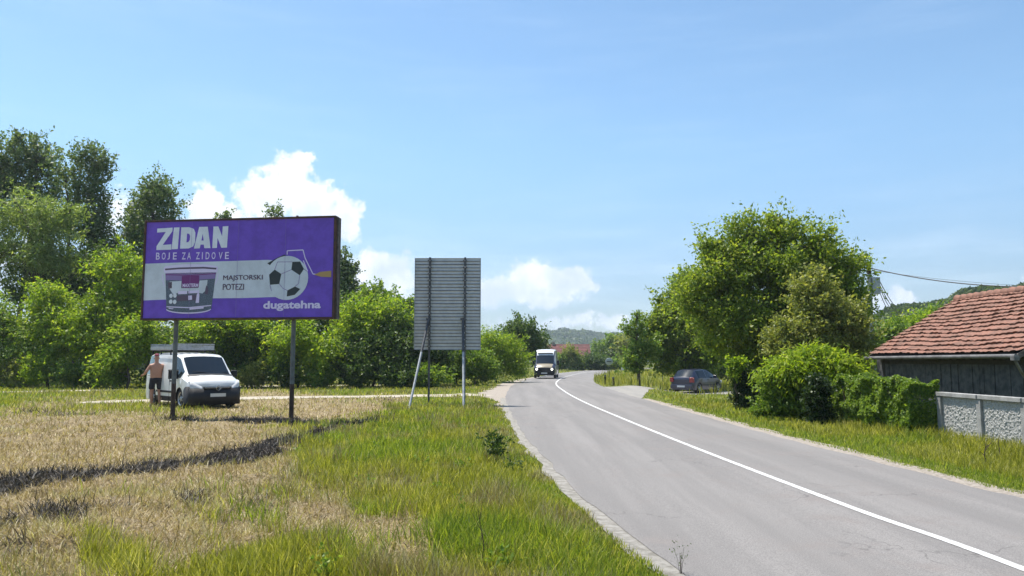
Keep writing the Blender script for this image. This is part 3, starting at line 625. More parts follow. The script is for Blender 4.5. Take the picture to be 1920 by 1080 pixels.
for a_, b_ in zip(fpts[:-1], fpts[1:]):
    q, r_ = a_ - off, b_ - off
    # relief panel: pebbled surface as a displaced grid
    ny, nzz = 90, 110; yy = np.linspace(q.y - .072, r_.y + .072, ny); zz_ = np.linspace(-.6, ft - .047, nzz)
    Yg, Zg = np.meshgrid(yy, zz_, indexing='ij'); s_ = i_ * 3.1
    bumpv = (vnoise(Yg, Zg, 26, 61) - .5) * .030 + (vnoise(Yg + 3, Zg, 55, 62) - .5) * .016
    Xg = q.x - .012 - np.abs(bumpv) * 1.3
    V = np.stack([Xg.ravel(), Yg.ravel(), Zg.ravel()], 1); ii, jj_ = np.meshgrid(np.arange(ny - 1), np.arange(nzz - 1), indexing='ij')
    Fq = np.stack([ii * nzz + jj_, ii * nzz + jj_ + 1, (ii + 1) * nzz + jj_ + 1, (ii + 1) * nzz + jj_], -1).reshape(-1, 4)
    link('panel', mesh_np('panel', V, Fq), M_pebble, fn)
    MB().box(q.x, q.x + .04, r_.y + .072, q.y - .072, -.6, ft - .05).build('panel_back', M_conc, fn)
for a_, b_ in zip(fpts[:-1], fpts[1:]):
    q, r_ = a_ - off, b_ - off; MB().box(q.x - .085, q.x + .085, r_.y + .002 + (0.0), q.y - .002 + (.07 if a_ is fpts[0] else 0), ft - .04, ft + .045, bev=.01).build('capping', M_conc, fn)

# ================================================================== UTILITY POLE AND CABLES
M_cpole = mat('pole_concrete', (.38, .38, .37), .85, col2=(.28, .28, .27), vscale=4); M_cable = mat('black_cable', (.03, .03, .035), .5); M_ins = mat('dark_brown_ceramic', (.035, .02, .02), .25, spec=.6)
DU = 40.0; up = at(1629, 505, DU)
pt = thing('utility_pole', (up.x, DU, 0), 'utility pole with dark insulator and grey box rising behind the big tree', 'utility pole')
MB().tube([(0, 0, -.5), (0, 0, up.z - .25)], [.16, .10], 12).build('pole', M_cpole, pt)
MB().lathe([(0, .48), (.10, .46), (.13, .36), (.09, .33), (.15, .22), (.10, .18), (.14, .06), (.08, -.05)], 14, Matrix.Translation((0, 0, up.z - .2))).build('insulator', M_ins, pt)
MB().box(.10, .50, -.16, .16, up.z - 1.30, up.z - .42, bev=.02).build('equipment_box', M_galv, pt)
MB().tube([(.1, 0, up.z - .55), (.30, 0, up.z - .2), (.27, 0, up.z - .02)], .025, 8).build('bracket', M_galvd, pt)
def cable(a, b, sag, label, r=.012, grp='overhead cables'):
    a, b = Vector(a), Vector(b); pts = []
    for i_ in range(25):
        t = i_ / 24; p = a.lerp(b, t); p.z -= sag * 4 * t * (1 - t); pts.append(p - a)
    o = MB().tube(pts, r, 6).build('power_cable', M_cable); o.location = a; return tag(o, label, 'cable', grp)
c0 = at(1634, 503, DU); c1 = at(1925, 538, 34)
cable(c0, c1, .22, 'thick black cable sagging from the pole top to the right over the barn', .028)
cable(c0 + Vector((0, 0, -.1)), at(1925, 536, 36), .1, 'thin cable running just above the thick one towards the barn', .008)
cable(at(1620, 507, DU), at(1560, 480, 30), .2, 'short black cable entering the big tree from the pole', .02)
for k_, (a_, b_, lb) in enumerate([((1643, 530), (1682, 590), 'leftmost of the slack cables dropping from the grey box'), ((1645, 528), (1690, 589), 'second slack cable dropping from the grey box to the hill'), ((1646, 526), (1697, 586), 'third slack cable dropping from the grey box to the hill'), ((1647, 522), (1704, 584), 'rightmost of the slack cables dropping from the grey box')]):
    cable(at(*a_, DU), at(*b_, 66), .7, lb, .022)
# ================================================================== VEHICLES
M_glass = mat('dark_car_glass', (.014, .022, .034), .1, spec=.2)
M_glass2 = mat('tinted_window', (.02, .03, .035), .08, spec=.8)
M_teal = mat('teal_window_glass', (.08, .16, .17), .08, spec=.9)
M_tyre = mat('tyre_rubber', (.022, .022, .023), .85); M_rim = mat('steel_rim', (.42, .43, .44), .4, metal=.5, var=.3, vscale=20)
M_blkp = mat('black_plastic', (.013, .014, .018), .65, var=.3, vscale=8); M_under = mat('underbody', (.012, .012, .012), .9)
M_lamp = mat('lamp_glass', (.70, .70, .69), .25, spec=.5); M_red = mat('red_tail_lamp', (.30, .02, .02), .2, spec=.7)
M_plate = mat('plate_white', (.62, .63, .62), .5); M_chrome = mat('chrome', (.6, .61, .62), .15, metal=.9)
M_wpaint = mat('white_van_paint', (.84, .84, .83), .32, spec=.5, coat=.5, var=.08, vscale=2)
def paint(n, c, v=.1): return mat(n, c, .3, spec=.5, coat=.7, var=v, vscale=2)
def loft(root, stations, partof, mats, smooth_angle=38, bow=None):
    """stations: list of rows [(x,y,z)...] for the +y half from sill to roof centre; mirrored and skinned; faces sorted into parts"""
    acc = {}
    ns, nr = len(stations), len(stations[0])
    def face(key, vs):
        d = acc.setdefault(key, ([], [])); b = len(d[0]); d[0].extend(vs); d[1].append(tuple(range(b, b + len(vs))))
    for s in (1, -1):
        q = [[(p[0] - (bow(p) if bow else 0), p[1] * s, p[2]) for p in st] for st in stations]
        for i_ in range(ns - 1):
            for j_ in range(nr - 1):
                key = partof(i_, j_, s)
                if key is None: continue
                if j_ == 3 and 'window' in key: key += '|' + str(s)
                a, b, c, d = q[i_][j_], q[i_ + 1][j_], q[i_ + 1][j_ + 1], q[i_][j_ + 1]
                face(key, [a, b, c, d] if s < 0 else [a, d, c, b])
    q0 = {}
    for i_, lab in ((0, 'rear'), (ns - 1, 'front')):
        st = stations[i_]
        for j_ in range(nr - 1):
            key = partof('rear' if i_ == 0 else 'front', j_, 0)
            a, b = st[j_], st[j_ + 1]; f = lambda p, s: (p[0] - (bow(p) if bow else 0), p[1] * s, p[2])
            n_ = 5
            for k_ in range(n_):
                t0, t1 = -1 + 2 * k_ / n_, -1 + 2 * (k_ + 1) / n_
                def g(p, t): pp = (p[0], p[1] * t, p[2]); return (pp[0] - (bow(pp) if bow else 0), pp[1], pp[2])
                vs = [g(a, t0), g(a, t1), g(b, t1), g(b, t0)]
                face(key, vs if i_ else vs[::-1])
    out = {}
    for key, (vs, fs) in acc.items():
        me_ = bpy.data.meshes.new(key); me_.from_pydata(vs, [], fs)
        bm = bmesh.new(); bm.from_mesh(me_); bmesh.ops.remove_doubles(bm, verts=bm.verts[:], dist=.0008)
        bmesh.ops.dissolve_degenerate(bm, dist=.0005, edges=bm.edges[:])
        for f in bm.faces: f.smooth = True
        for e in bm.edges: e.smooth = not (len(e.link_faces) == 2 and e.calc_face_angle(0) > R(smooth_angle))
        bm.to_mesh(me_); bm.free(); out[key] = link(key.split('|')[0], me_, mats[key.split('|')[0]], root)
    return out
def wheel(root, x, y, r, wd_, side, rim_r=.68, spokes=True):
    t = Matrix.Translation((x, y, r)) @ Matrix.Rotation(R(-90 * side), 4, 'X')
    h = wd_ / 2
    o = MB().lathe([(r * .62, -h), (r * .93, -h), (r, -h * .72), (r, h * .72), (r * .93, h), (r * rim_r, h)], 28, t).build('wheel', M_tyre, root)
    m_ = MB().lathe([(r * rim_r, h + .001), (r * rim_r * .93, h - .02), (r * rim_r * .86, h - .035)], 28, t)
    m_.lathe([(r * rim_r * .86, h - .045), (.09, h - .03), (.07, h - .005), (.0, h)], 28, t).build('rim', M_rim, o)
    if spokes:
        sp = MB()
        for k_ in range(7): sp.box(.09, r * rim_r * .8, -.022, .022, h - .038, h - .018, Matrix(t) @ Matrix.Rotation(k_ * 2 * math.pi / 7, 4, 'Z'))
        sp.build('rim_slots', M_under, o)
    return o
def arch_rows(xc, xs, r):                                  # height of the body's lower edge over a wheel
    return [r + math.sqrt(max((r * 1.17) ** 2 - (x - xc) ** 2, 0)) if abs(x - xc) < r * 1.17 else None for x in xs]
def vehicle_sections(xs, low, belt, top, half, tw, wheels, r, sill=.2):
    """xs ascending rear to front; belt/top/half/tw callables of x"""
    st = []
    for x in xs:
        zb_ = sill
        for wx in wheels:
            if abs(x - wx) < r * 1.17 - 1e-4: zb_ = max(zb_, r + math.sqrt((r * 1.17) ** 2 - (x - wx) ** 2) * 1.0 - .0)
        W_, bz, tz, wt = half(x), belt(x), top(x), tw(x)
        z1 = max(zb_ + .02, .38); z2 = max(zb_ + .05, bz * .68)
        zc = min(.03 * (1 if tz > bz + .3 else .8), .03)
        st.append([(x, W_ * .97 if zb_ <= sill else W_ * .995, zb_), (x, W_, z1), (x, W_ * 1.005, z2), (x, W_ * .985, bz),
                   (x, wt, tz - (.06 if tz > bz + .3 else .03)), (x, wt - .07, tz - .01), (x, wt * .5, tz + zc * .7), (x, 0, tz + zc)])
    return st
def arch_xs(wheels, r): return [wx + r * 1.17 * q for wx in wheels for q in (-1, -.92, -.7, -.4, 0, .4, .7, .92, 1)]
lin = lambda pts: (lambda x: float(np.interp(x, [p[0] for p in pts], [p[1] for p in pts])))

# ---------- white panel van under the billboard
def place_heading(px, py, f_ang): return math.radians(f_ang)
VX, VY = at(362, 700, 27.7).x, 27.7
van = thing('white_van', (VX, VY, .0), 'white panel van with black bumper and roof rack parked behind the billboard poles', 'van', rz=R(-47))
wv = (-1.36, 1.36); r_ = .325
xs = sorted(set([-2.18, -2.15, -2.08, -1.9, -1.45, -.95, -.55, -.1, .30, .36, .62, .86, 1.0, 1.2, 1.42, 1.60, 1.72, 1.95, 2.08, 2.16, 2.2] + [round(a, 4) for a in arch_xs(wv, r_)]))
vtop = lin([(-2.18, 1.70), (-2.15, 1.78), (-2.08, 1.83), (-1.4, 1.87), (0, 1.85), (.62, 1.79), (.86, 1.72), (1.60, 1.10), (1.95, 1.00), (2.08, .93), (2.16, .85), (2.2, .76)])
vbelt = lin([(-2.18, 1.12), (.86, 1.05), (1.60, 1.0), (1.95, .90), (2.08, .83), (2.16, .76), (2.2, .68)])
vhalf = lin([(-2.18, .86), (-2.08, .90), (-1.5, .915), (1.5, .915), (1.95, .89), (2.1, .86), (2.2, .80)])
vtw = lin([(-2.18, .74), (-1, .80), (.3, .80), (.86, .74), (1.60, .78), (2.0, .74), (2.2, .66)])
stv = vehicle_sections(xs, None, vbelt, vtop, vhalf, vtw, wv, r_, .21)
X = xs
def vpart(i_, j_, s):
    if i_ == 'front': return 'bumper' if j_ < 2 else 'body'
    if i_ == 'rear': return 'body'
    x0, x1 = X[i_], X[i_ + 1]; xm = (x0 + x1) / 2
    if j_ >= 5 and .86 <= x0 and x1 <= 1.61: return 'windscreen'
    if j_ == 3 and .30 < xm < 1.45 and x0 >= .35 and x1 <= 1.43: return 'front_window'
    if j_ == 3 and -2.0 < xm < -1.1: return 'rear_window'
    if j_ == 0 and x0 > -1.0 and x1 < 1.0: return 'sill'
    return 'body'
bowf = lambda p: max(0, (p[0] - .5)) / 1.7 * .24 * (abs(p[1]) / .9) ** 2.2 if p[0] > .5 else 0.0
vo_ = loft(van, stv, vpart, {'body': M_wpaint, 'bumper': M_blkp, 'windscreen': M_glass, 'front_window': M_glass2, 'rear_window': M_teal, 'sill': M_blkp}, bow=bowf)
MB().box(-2.05, 2.0, -.70, .70, .20, .60).build('underbody', M_under, van)
for wx in wv:
    for s in (1, -1): wheel(van, wx, s * .80, r_, .2, s)
def curved(name, m, zpts, ymax, root, x0=2.205, t=.02, yoff=0.0, ymin=None):   # a strip following the bowed nose: zpts = (bottom,top) at y
    ymn = -ymax if ymin is None else ymin; n_ = 12; vs = []; fs = []
    for k_ in range(n_ + 1):
        y = ymn + (ymax - ymn) * k_ / n_; zb1, zt1 = zpts(y); xx = x0 - bowf((x0, y, 0)); 
        vs += [(xx, y, zb1), (xx, y, zt1), (xx - t - .05, y, zb1), (xx - t - .05, y, zt1)]
    for k_ in range(n_):
        a = k_ * 4; b = a + 4; fs += [(a, b, b + 1, a + 1), (a + 1, b + 1, b + 3, a + 3), (a + 2, a, b, b + 2)]
    fs += [(0, 1, 3, 2), (n_ * 4, n_ * 4 + 1, n_ * 4 + 3, n_ * 4 + 2)]
    return MB().add(vs, fs, True).build(name, m, root)
curved('bumper', M_blkp, lambda y: (.13, .66 + .03 * min(abs(y) / .8, 1) ** 2), .86, van, 2.25, .12)
# bumper wrapping round the front corners to the wheel arches
for s in (1, -1):
    cm = MB(); pts = [(1.80, .925), (1.92, .915), (2.02, .90), (2.10, .87), (2.13, .80)]
    vs = []; fs = []
    for (x, y), zt_ in zip(pts, (.62, .70, .74, .74, .70)): xx = x - bowf((x, y, 0)) * (.9 if x > 1.9 else .6); vs += [(xx, s * (y + .012), .18), (xx, s * (y + .012), zt_), (xx, s * (y - .12), zt_)]
    for k_ in range(4): a = k_ * 3; b = a + 3; fs += [(a, b, b + 1, a + 1), (a + 1, b + 1, b + 2, a + 2)]
    cm.add(vs, fs, True).build('bumper_corner', M_blkp, van)
curved('grille', M_blkp, lambda y: (.655 - .01 * abs(y), .735), .46, van, 2.262, .05)
curved('grille_bar', M_chrome, lambda y: (.715, .73), .44, van, 2.268, .01)
curved('grille_bar', M_chrome, lambda y: (.690, .700), .42, van, 2.268, .01)
for s in (1, -1):
    y0_, y1_ = (.50, .84); yy = [s * (y0_ + (y1_ - y0_) * k_ / 5) for k_ in range(6)]; vs = []
    for k_, y in enumerate(yy):
        xx = 2.245 - bowf((2.2, y, 0)) - .03 * k_ / 5 - .02 * (k_ / 5) ** 2; vs += [(xx, y, .66 + .015 * k_), (xx - .04, y, .74 + .035 * k_), (xx - .2, y, .77 + .035 * k_)]
    MB().add(vs, [f for k_ in range(5) for f in ((k_ * 3, k_ * 3 + 3, k_ * 3 + 4, k_ * 3 + 1), (k_ * 3 + 1, k_ * 3 + 4, k_ * 3 + 5, k_ * 3 + 2))], True).build('headlight', M_lamp, van)
    # door mirror
    MB().box(.98, 1.08, s * .93, s * 1.16, 1.02, 1.26, bev=.035).tube([(1.06, s * .88, 1.05), (1.05, s * .96, 1.08)], .03, 8).build('mirror', M_blkp, van)
    MB().box(.42, .60, s * .915, s * .935, .885, .925, bev=.006).build('door_handle', M_blkp, van)
    MB().box(-.92, .88, s * .921, s * .933, .50, .57, bev=.004).build('rub_strip', M_blkp, van)
    MB().box(.318, .326, s * .905, s * .9225, .25, 1.02).box(-.60, -.592, s * .905, s * .9225, .25, 1.02).box(-1.9, -.6, s * .905, s * .9215, 1.055, 1.063).build('door_gap', M_under, van)
# emblem: ring with a bolt across
em = MB(); cx = 2.275
for k_ in range(20):
    a0, a1 = k_ * math.pi / 10, (k_ + 1) * math.pi / 10
    em.tube([(cx, .075 * math.cos(a0), .69 + .075 * math.sin(a0)), (cx, .075 * math.cos(a1), .69 + .075 * math.sin(a1))], .009, 6, False)
em.tube([(cx, -.10, .70), (cx, .01, .695), (cx, -.01, .685), (cx, .10, .68)], .009, 6); em.build('emblem', M_chrome, van)
pl_ = MB().box(2.262, 2.27, -.26, .26, .40, .51).build('licence_plate', M_plate, van)
wp = MB()
for (ya, yb) in ((.62, .05), (.0, -.58)): wp.tube([(1.53 - bowf((1.53, ya, 0)), ya, 1.175), (1.46, yb, 1.235)], .010, 6)
wp.build('wiper', M_blkp, van)
curv = MB()
vs = []; 
for k_ in range(13):
    y = -.76 + 1.52 * k_ / 12; vs += [(1.68 - bowf((1.68, y, 0)), y, 1.095 - .03 * (abs(y) / .8) ** 3), (1.57 - bowf((1.57, y, 0)), y, 1.150 - .03 * (abs(y) / .8) ** 3)]
MB().add(vs, [(k_ * 2, k_ * 2 + 2, k_ * 2 + 3, k_ * 2 + 1) for k_ in range(12)], True).build('cowl', M_blkp, van)
MB().lathe([(0, .05), (.02, .04), (.035, 0)], 10, Matrix.Translation((.35, 0, 1.875))).build('roof_aerial', M_blkp, van)
MB().box(-.3, .75, -.32, -.305, 1.868, 1.874).box(-.3, .75, .305, .32, 1.868, 1.874).build('roof_groove', M_rim, van)
M_rack = mat('grey_rack_boards', (.42, .44, .46), .6, metal=.2, var=.3, vscale=9)
rk = MB()
for x0 in (-1.85, -1.0, -.05): rk.box(x0 - .02, x0 + .02, -.78, .78, 1.93, 1.97).box(x0 - .02, x0 + .02, -.80, -.76, 1.80, 1.97).box(x0 - .02, x0 + .02, .76, .80, 1.80, 1.97)
rk.build('roof_rack', M_blkp, van)
rb = MB()
for ya, yb in ((-.86, -.34), (-.32, .20), (.22, .62)):
    
    for zq in (1.97, 2.03, 2.09, 2.15): rb.box(.26, .28, ya, yb, zq, zq + .045); rb.box(-1.9, -1.88, ya, yb, zq, zq + .045)
for k_ in range(6): y = -.80 + k_ * .24; rb.box(-1.87, .25, y, y + .14, 1.975, 2.0)
for s in (-.86, .60): rb.box(-1.87, .25, s, s + .02, 1.99, 2.10)
rb.build('rack_side_board', M_rack, van)

# ---------- camper van coming towards us on the road
M_cream = paint('cream_bonnet_paint', (.36, .30, .21)); M_navy = paint('dark_navy_lower_paint', (.035, .035, .065)); M_roofw = paint('white_high_roof', (.74, .75, .76)); M_on = bpy.data.materials.new('lit_headlamp'); M_on.use_nodes = True
nb = M_on.node_tree.nodes['Principled BSDF']; nb.inputs['Base Color'].default_value = (.9, .9, .85, 1); nb.inputs['Emission Color'].default_value = (1, .97, .88, 1); nb.inputs['Emission Strength'].default_value = 1.6
cv = gp(1018, 711); cam_rz = math.atan2(-1, -.045) 
cmp_ = thing('camper_van', (cv.x + .42, cv.y + 2.6, .07), 'high roofed white camper van with dark front driving towards the viewer', 'camper van', rz=cam_rz + R(-4))
wc = (-1.75, 1.55); rc = .34
xs = sorted(set([-2.7, -2.66, -2.5, -1.2, -.3, .5, .78, .82, 1.0, 1.25, 1.45, 1.75, 2.0, 2.3, 2.5, 2.58, 2.62] + [round(a, 4) for a in arch_xs(wc, rc)])); Xc = xs
ctop = lin([(-2.7, 2.35), (-2.5, 2.5), (.3, 2.52), (.78, 2.44), (1.0, 2.28), (1.25, 1.98), (2.0, 1.24), (2.3, 1.15), (2.5, 1.05), (2.62, .92)])
cbelt = lin([(-2.7, 1.15), (1.25, 1.12), (2.0, 1.08), (2.5, .95), (2.62, .82)])
chalf = lin([(-2.7, .93), (-2.4, .97), (1.8, .97), (2.4, .93), (2.62, .86)]); ctw = lin([(-2.7, .80), (.78, .84), (1.25, .80), (2.0, .80), (2.62, .72)])
stc = vehicle_sections(xs, None, cbelt, ctop, chalf, ctw, wc, rc, .28)
def cpart(i_, j_, s):
    if i_ == 'front': return 'lower_body'
    if i_ == 'rear': return 'roof'
    x0, x1 = Xc[i_], Xc[i_ + 1]
    if j_ >= 5 and x0 >= 1.24 and x1 <= 2.01: return 'windscreen'
    if j_ == 3 and x0 >= .49 and x1 <= 1.9: return 'side_window'
    if j_ >= 5 and x0 >= 1.99: return 'bonnet'
    if j_ == 4 and x0 >= .8: return 'lower_body'
    return 'lower_body' if j_ < 4 else 'roof'
bowc = lambda p: max(0, (p[0] - 1)) / 1.6 * .2 * (abs(p[1]) / .95) ** 2.2 if p[0] > 1 else 0.0
loft(cmp_, stc, cpart, {'lower_body': M_navy, 'roof': M_roofw, 'windscreen': M_glass, 'side_window': M_glass2, 'bonnet': M_cream}, bow=bowc)
MB().box(-2.6, 2.4, -.75, .75, .25, .7).build('underbody', M_under, cmp_)
for wx in wc:
    for s in (1, -1): wheel(cmp_, wx, s * .86, rc, .2, s, spokes=False)
MB().box(2.55, 2.68, -.84, .84, .30, .58, bev=.03).build('bumper', M_blkp, cmp_)
gr = MB(); 
for k_ in range(4): gr.box(2.625, 2.64, -.48, .48, .64 + k_ * .055, .67 + k_ * .055)
gr.build('grille', M_under, cmp_)
MB().box(2.682, 2.69, -.26, .26, .40, .50).build('licence_plate', M_plate, cmp_)
for s in (1, -1):
    MB().lathe([(0, .03), (.07, .02), (.10, 0)], 14, Matrix.Translation((2.60, s * .66, .78)) @ Matrix.Rotation(R(90), 4, 'Y')).build('headlight', M_on, cmp_)
    MB().box(2.50, 2.60, s * .52, s * .84, .66, .90, bev=.02).build('headlight_housing', M_blkp, cmp_)
    MB().box(1.45, 1.56, s * 1.0, s * 1.24, 1.15, 1.55, bev=.04).tube([(1.5, s * .95, 1.25), (1.5, s * 1.05, 1.3)], .025, 6).build('mirror', M_blkp, cmp_)
MB().box(.95, 1.06, -.66, .66, 2.03, 2.10, Matrix.Translation((.14, 0, .1)), bev=.01).build('sun_visor', M_blkp, cmp_)
MB().tube([(2.02 - .0, .5, 1.27), (1.75, -.1, 1.50)], .012, 6).build('wiper', M_blkp, cmp_)

# ---------- hatchbacks
def hatchback(name, loc, rz, col, label, glass=M_glass):
    t = thing(name, loc, label, 'car', rz=rz); pm = paint(name + '_paint', col); wh = (-1.28, 1.24); rr_ = .31
    xs = sorted(set([-2.02, -2.0, -1.93, -1.86, -1.45, -1.40, -.9, -.34, -.30, .25, .30, .62, .9, 1.15, 1.3, 1.7, 1.9, 1.98, 2.02] + [round(a, 4) for a in arch_xs(wh, rr_)]))
    tp = lin([(-2.02, .82), (-2.0, .90), (-1.93, .98), (-1.45, 1.38), (-1.2, 1.44), (-.3, 1.46), (.3, 1.42), (.5, 1.36), (1.2, .97), (1.7, .86), (1.9, .78), (2.02, .64)])
    bl = lin([(-2.02, .72), (-2.0, .78), (-1.93, .86), (-1.45, .92), (1.2, .90), (1.7, .80), (2.02, .58)])
    hf = lin([(-2.02, .76), (-1.8, .82), (-1.3, .85), (1.4, .85), (1.9, .80), (2.02, .72)]); tw_ = lin([(-2.02, .62), (-1.93, .66), (-1.45, .60), (0, .62), (.5, .60), (1.2, .70), (2.02, .6)])
    st = vehicle_sections(xs, None, bl, tp, hf, tw_, wh, rr_, .2)
    def part(i_, j_, s):
        if i_ == 'front' or i_ == 'rear': return 'body'
        x0, x1 = xs[i_], xs[i_ + 1]; xm = (x0 + x1) / 2
        if j_ >= 5 and x0 >= .49 - .25 and x1 <= 1.21 and tp(xm) < 1.38: return 'windscreen'
        if j_ >= 5 and x0 >= -1.94 and x1 <= -1.44: return 'rear_window'
        if j_ == 3 and -1.4 <= x0 and x1 <= .95 and not (-.345 <= x0 and x1 <= -.29): return 'side_window'
        return 'body'
    bw = lambda p: (max(0, (p[0] - .8)) * .16 + (max(0, -p[0] - 1.2)) * -.14) * (abs(p[1]) / .85) ** 2.2
    loft(t, st, part, {'body': pm, 'windscreen': glass, 'rear_window': glass, 'side_window': glass}, bow=bw)
    MB().box(-1.9, 1.9, -.64, .64, .19, .62).build('underbody', M_under, t)
    for wx in wh:
        for s in (1, -1): wheel(t, wx, s * .755, rr_, .18, s)
    MB().box(-2.10, -1.94, -.74, .74, .26, .52, bev=.04).build('rear_bumper', pm, t); MB().box(1.92, 2.07, -.70, .70, .24, .50, bev=.04).build('front_bumper', pm, t)
    MB().box(-2.112, -2.104, -.26, .26, .56 - .2, .47).build('licence_plate', M_plate, t)
    for s in (1, -1):
        MB().box(-2.03, -1.90, s * .56, s * .80, .68, .94, bev=.02).build('tail_lamp', M_red, t)
        MB().box(1.85, 1.99, s * .5, s * .74, .60, .72, bev=.02).build('headlight', M_lamp, t)
        MB().box(.62, .72, s * .86, s * 1.0, .93, 1.06, bev=.03).build('mirror', pm, t)
        MB().box(-.22, -.06, s * .852, s * .872, .80, .83).box(-1.05, -.9, s * .852, s * .872, .80, .83).build('door_handle', M_blkp, t)
        MB().box(-1.0, .95, s * .853, s * .862, .46, .51).build('rub_strip', M_blkp, t)
    MB().tube([(-1.4, .0, 1.46), (-1.55, 0, 1.62)], .008, 6).build('aerial', M_blkp, t)
    return t
LOSa = math.atan((1309 - 960) / FPX)
hatchback('parked_hatchback', (at(1309, 700, 49.2).x, 49.6, -.40), R(90) - (LOSa + R(27)), (.018, .022, .05), 'dark navy hatchback stopped on the side road beside the big tree', glass=M_glass)
fc = at(1182, 690, 121); hatchback('distant_car', (fc.x, 121, -.25), R(-118), (.16, .28, .50), 'small light blue car far away on the road beyond the bend')

# ================================================================== SMALL SIGNS AND POSTS AT THE JUNCTION
b_ = gp(1142, 716); rs_ = thing('round_sign', (at(1142, 690, 64).x, 64, 0), 'round grey traffic sign on a thin post at the bend', 'road sign')
zc_ = at(1141, 678, 64).z
MB().tube([(0, 0, -.2), (0, 0, zc_ + .1)], .03, 8).build('post', M_galvd, rs_)
MB().lathe([(0, .012), (.30, .012), (.31, 0), (.30, -.012), (0, -.012)], 24, Matrix.Translation((0, -.05, zc_)) @ Matrix.Rotation(R(90), 4, 'X')).build('disc', mat('pale_sign_back', (.42, .45, .43), .6), rs_)
MB().box(-.2, .2, -.075, -.064, zc_ - .03, zc_ + .04).build('crossbar', M_galvd, rs_)
for (uu_, vb_, vt_, lb) in ((1135, 718, 703, 'left of two short dark marker posts at the junction corner'), (1150, 721, 707, 'right of two short dark marker posts at the junction corner')):
    q = gp(uu_, vb_ + 2); h_ = max((vb_ + 2 - vt_) / FPX * q.y, .5)
    o = thing('marker_post', q, lb, 'post', 'short dark posts at the junction corner')
    MB().box(-.07, .07, -.05, .05, -.1, h_ * .8, bev=.015).build('shaft', M_under, o); MB().box(-.072, .072, -.052, .052, h_ * .8 + .003, h_, bev=.015).build('cap', M_pole, o)
q = gp(1243, 724); es = thing('side_sign', q, 'thin dark post with a narrow pale sign seen edge on beside the navy car', 'road sign', rz=R(70))
MB().tube([(0, 0, -.2), (0, 0, at(1243, 664, q.y).z - q.z)], .032, 8).build('post', M_galvd, es)
zc_ = at(1244, 669, q.y).z - q.z
MB().lathe([(0, .012), (.28, .012), (.28, -.012), (0, -.012)], 20, Matrix.Translation((0, -.05, zc_)) @ Matrix.Rotation(R(90), 4, 'X')).build('disc', M_galv, es)

# ================================================================== PERSON
M_skin = mat('sunburnt_skin', (.50, .27, .19), .55, spec=.3, var=.12, vscale=6); M_short = mat('dark_shorts', (.022, .022, .032), .85); M_cap = mat('faded_red_cap', (.42, .10, .16), .8, var=.3, vscale=10); M_shoe = mat('shoe_leather', (.20, .18, .16), .7)
pp = gp(292, 757); prs = thing('person', (at(293, 700, 27.4).x, 27.4, 0), 'shirtless person in dark shorts and reddish cap standing at the side of the white van', 'person', rz=R(22) + R(8))
def skin(name, verts, edges, m, parent, sub=2):
    me_ = bpy.data.meshes.new(name); me_.from_pydata([v[:3] for v in verts], edges, []); o = link(name, me_, None)
    o.modifiers.new('s', 'SKIN')
    for i_, v in enumerate(verts): d = me_.skin_vertices[0].data[i_]; d.radius = (v[3], v[4] if len(v) > 4 else v[3]); d.use_root = (i_ == 0)
    mm = o.modifiers.new('u', 'SUBSURF'); mm.levels = sub; mm.render_levels = sub
    nm = bake(o); bpy.data.objects.remove(o); nm.polygons.foreach_set('use_smooth', [True] * len(nm.polygons)); return link(name, nm, m, parent)
# facing +y (away from us), left arm reaching to image left and forward, right arm forward to the van
Vp = [(0, 0, .98, .185, .14), (0, .0, 1.12, .205, .145), (0, .01, 1.28, .225, .145), (0, .0, 1.41, .22, .12), (0, -.005, 1.50, .08, .075), (0, .015, 1.57, .062, .065), (0, .03, 1.64, .075, .09), (0, .025, 1.72, .082, .10), (0, .02, 1.79, .05, .065),
      (-.19, 0, 1.43, .062), (-.33, -.03, 1.20, .052), (-.36, .19, 1.12, .040), (-.37, .27, 1.11, .03),
      (.19, 0, 1.43, .062), (.27, .05, 1.20, .046), (.20, .26, 1.10, .036), (.17, .32, 1.10, .028),
      (-.10, 0, .88, .10), (-.12, .02, .50, .062), (-.12, -.01, .28, .058), (-.12, -.02, .09, .038), (-.13, .08, .04, .036), (-.135, .15, .035, .028),
      (.10, 0, .88, .10), (.13, .03, .50, .062), (.14, .0, .28, .058), (.15, -.02, .09, .038), (.16, .08, .04, .036), (.17, .15, .035, .028)]
Ep = [(0, 1), (1, 2), (2, 3), (3, 4), (4, 5), (5, 6), (6, 7), (7, 8), (3, 9), (9, 10), (10, 11), (11, 12), (3, 13), (13, 14), (14, 15), (15, 16), (0, 17), (17, 18), (18, 19), (19, 20), (20, 21), (21, 22), (0, 23), (23, 24), (24, 25), (25, 26), (26, 27), (27, 28)]
# hands: palm and fingers
for base, dirx in ((12, Vector((-.45, .8, -.25))), (16, Vector((-.1, .95, -.15)))):
    p = Vector(Vp[base][:3]); d_ = dirx.normalized(); sd_ = d_.cross(Vector((0, 0, 1))).normalized()
    Vp.append((*(p + d_ * .07), .026)); pi_ = len(Vp) - 1; Ep.append((base, pi_))
    for k_ in range(4):
        o_ = sd_ * (k_ - 1.5) * .02; L_ = (.07, .08, .076, .06)[k_]
        Vp.append((*(p + d_ * .10 + o_), .0095)); a = len(Vp) - 1; Vp.append((*(p + d_ * (.10 + L_ * .5) + o_ + Vector((0, 0, -.008))), .0085)); Vp.append((*(p + d_ * (.10 + L_ * .85) + o_ + Vector((0, 0, -.03))), .008)); Ep += [(pi_, a), (a, a + 1), (a + 1, a + 2)]
    Vp.append((*(p + d_ * .04 + sd_ * (.038 if base == 12 else -.038)), .011)); a = len(Vp) - 1; Vp.append((*(p + d_ * .085 + sd_ * (.05 if base == 12 else -.05)), .009)); Ep += [(base, a), (a, a + 1)]
skin('body', Vp, Ep, M_skin, prs)
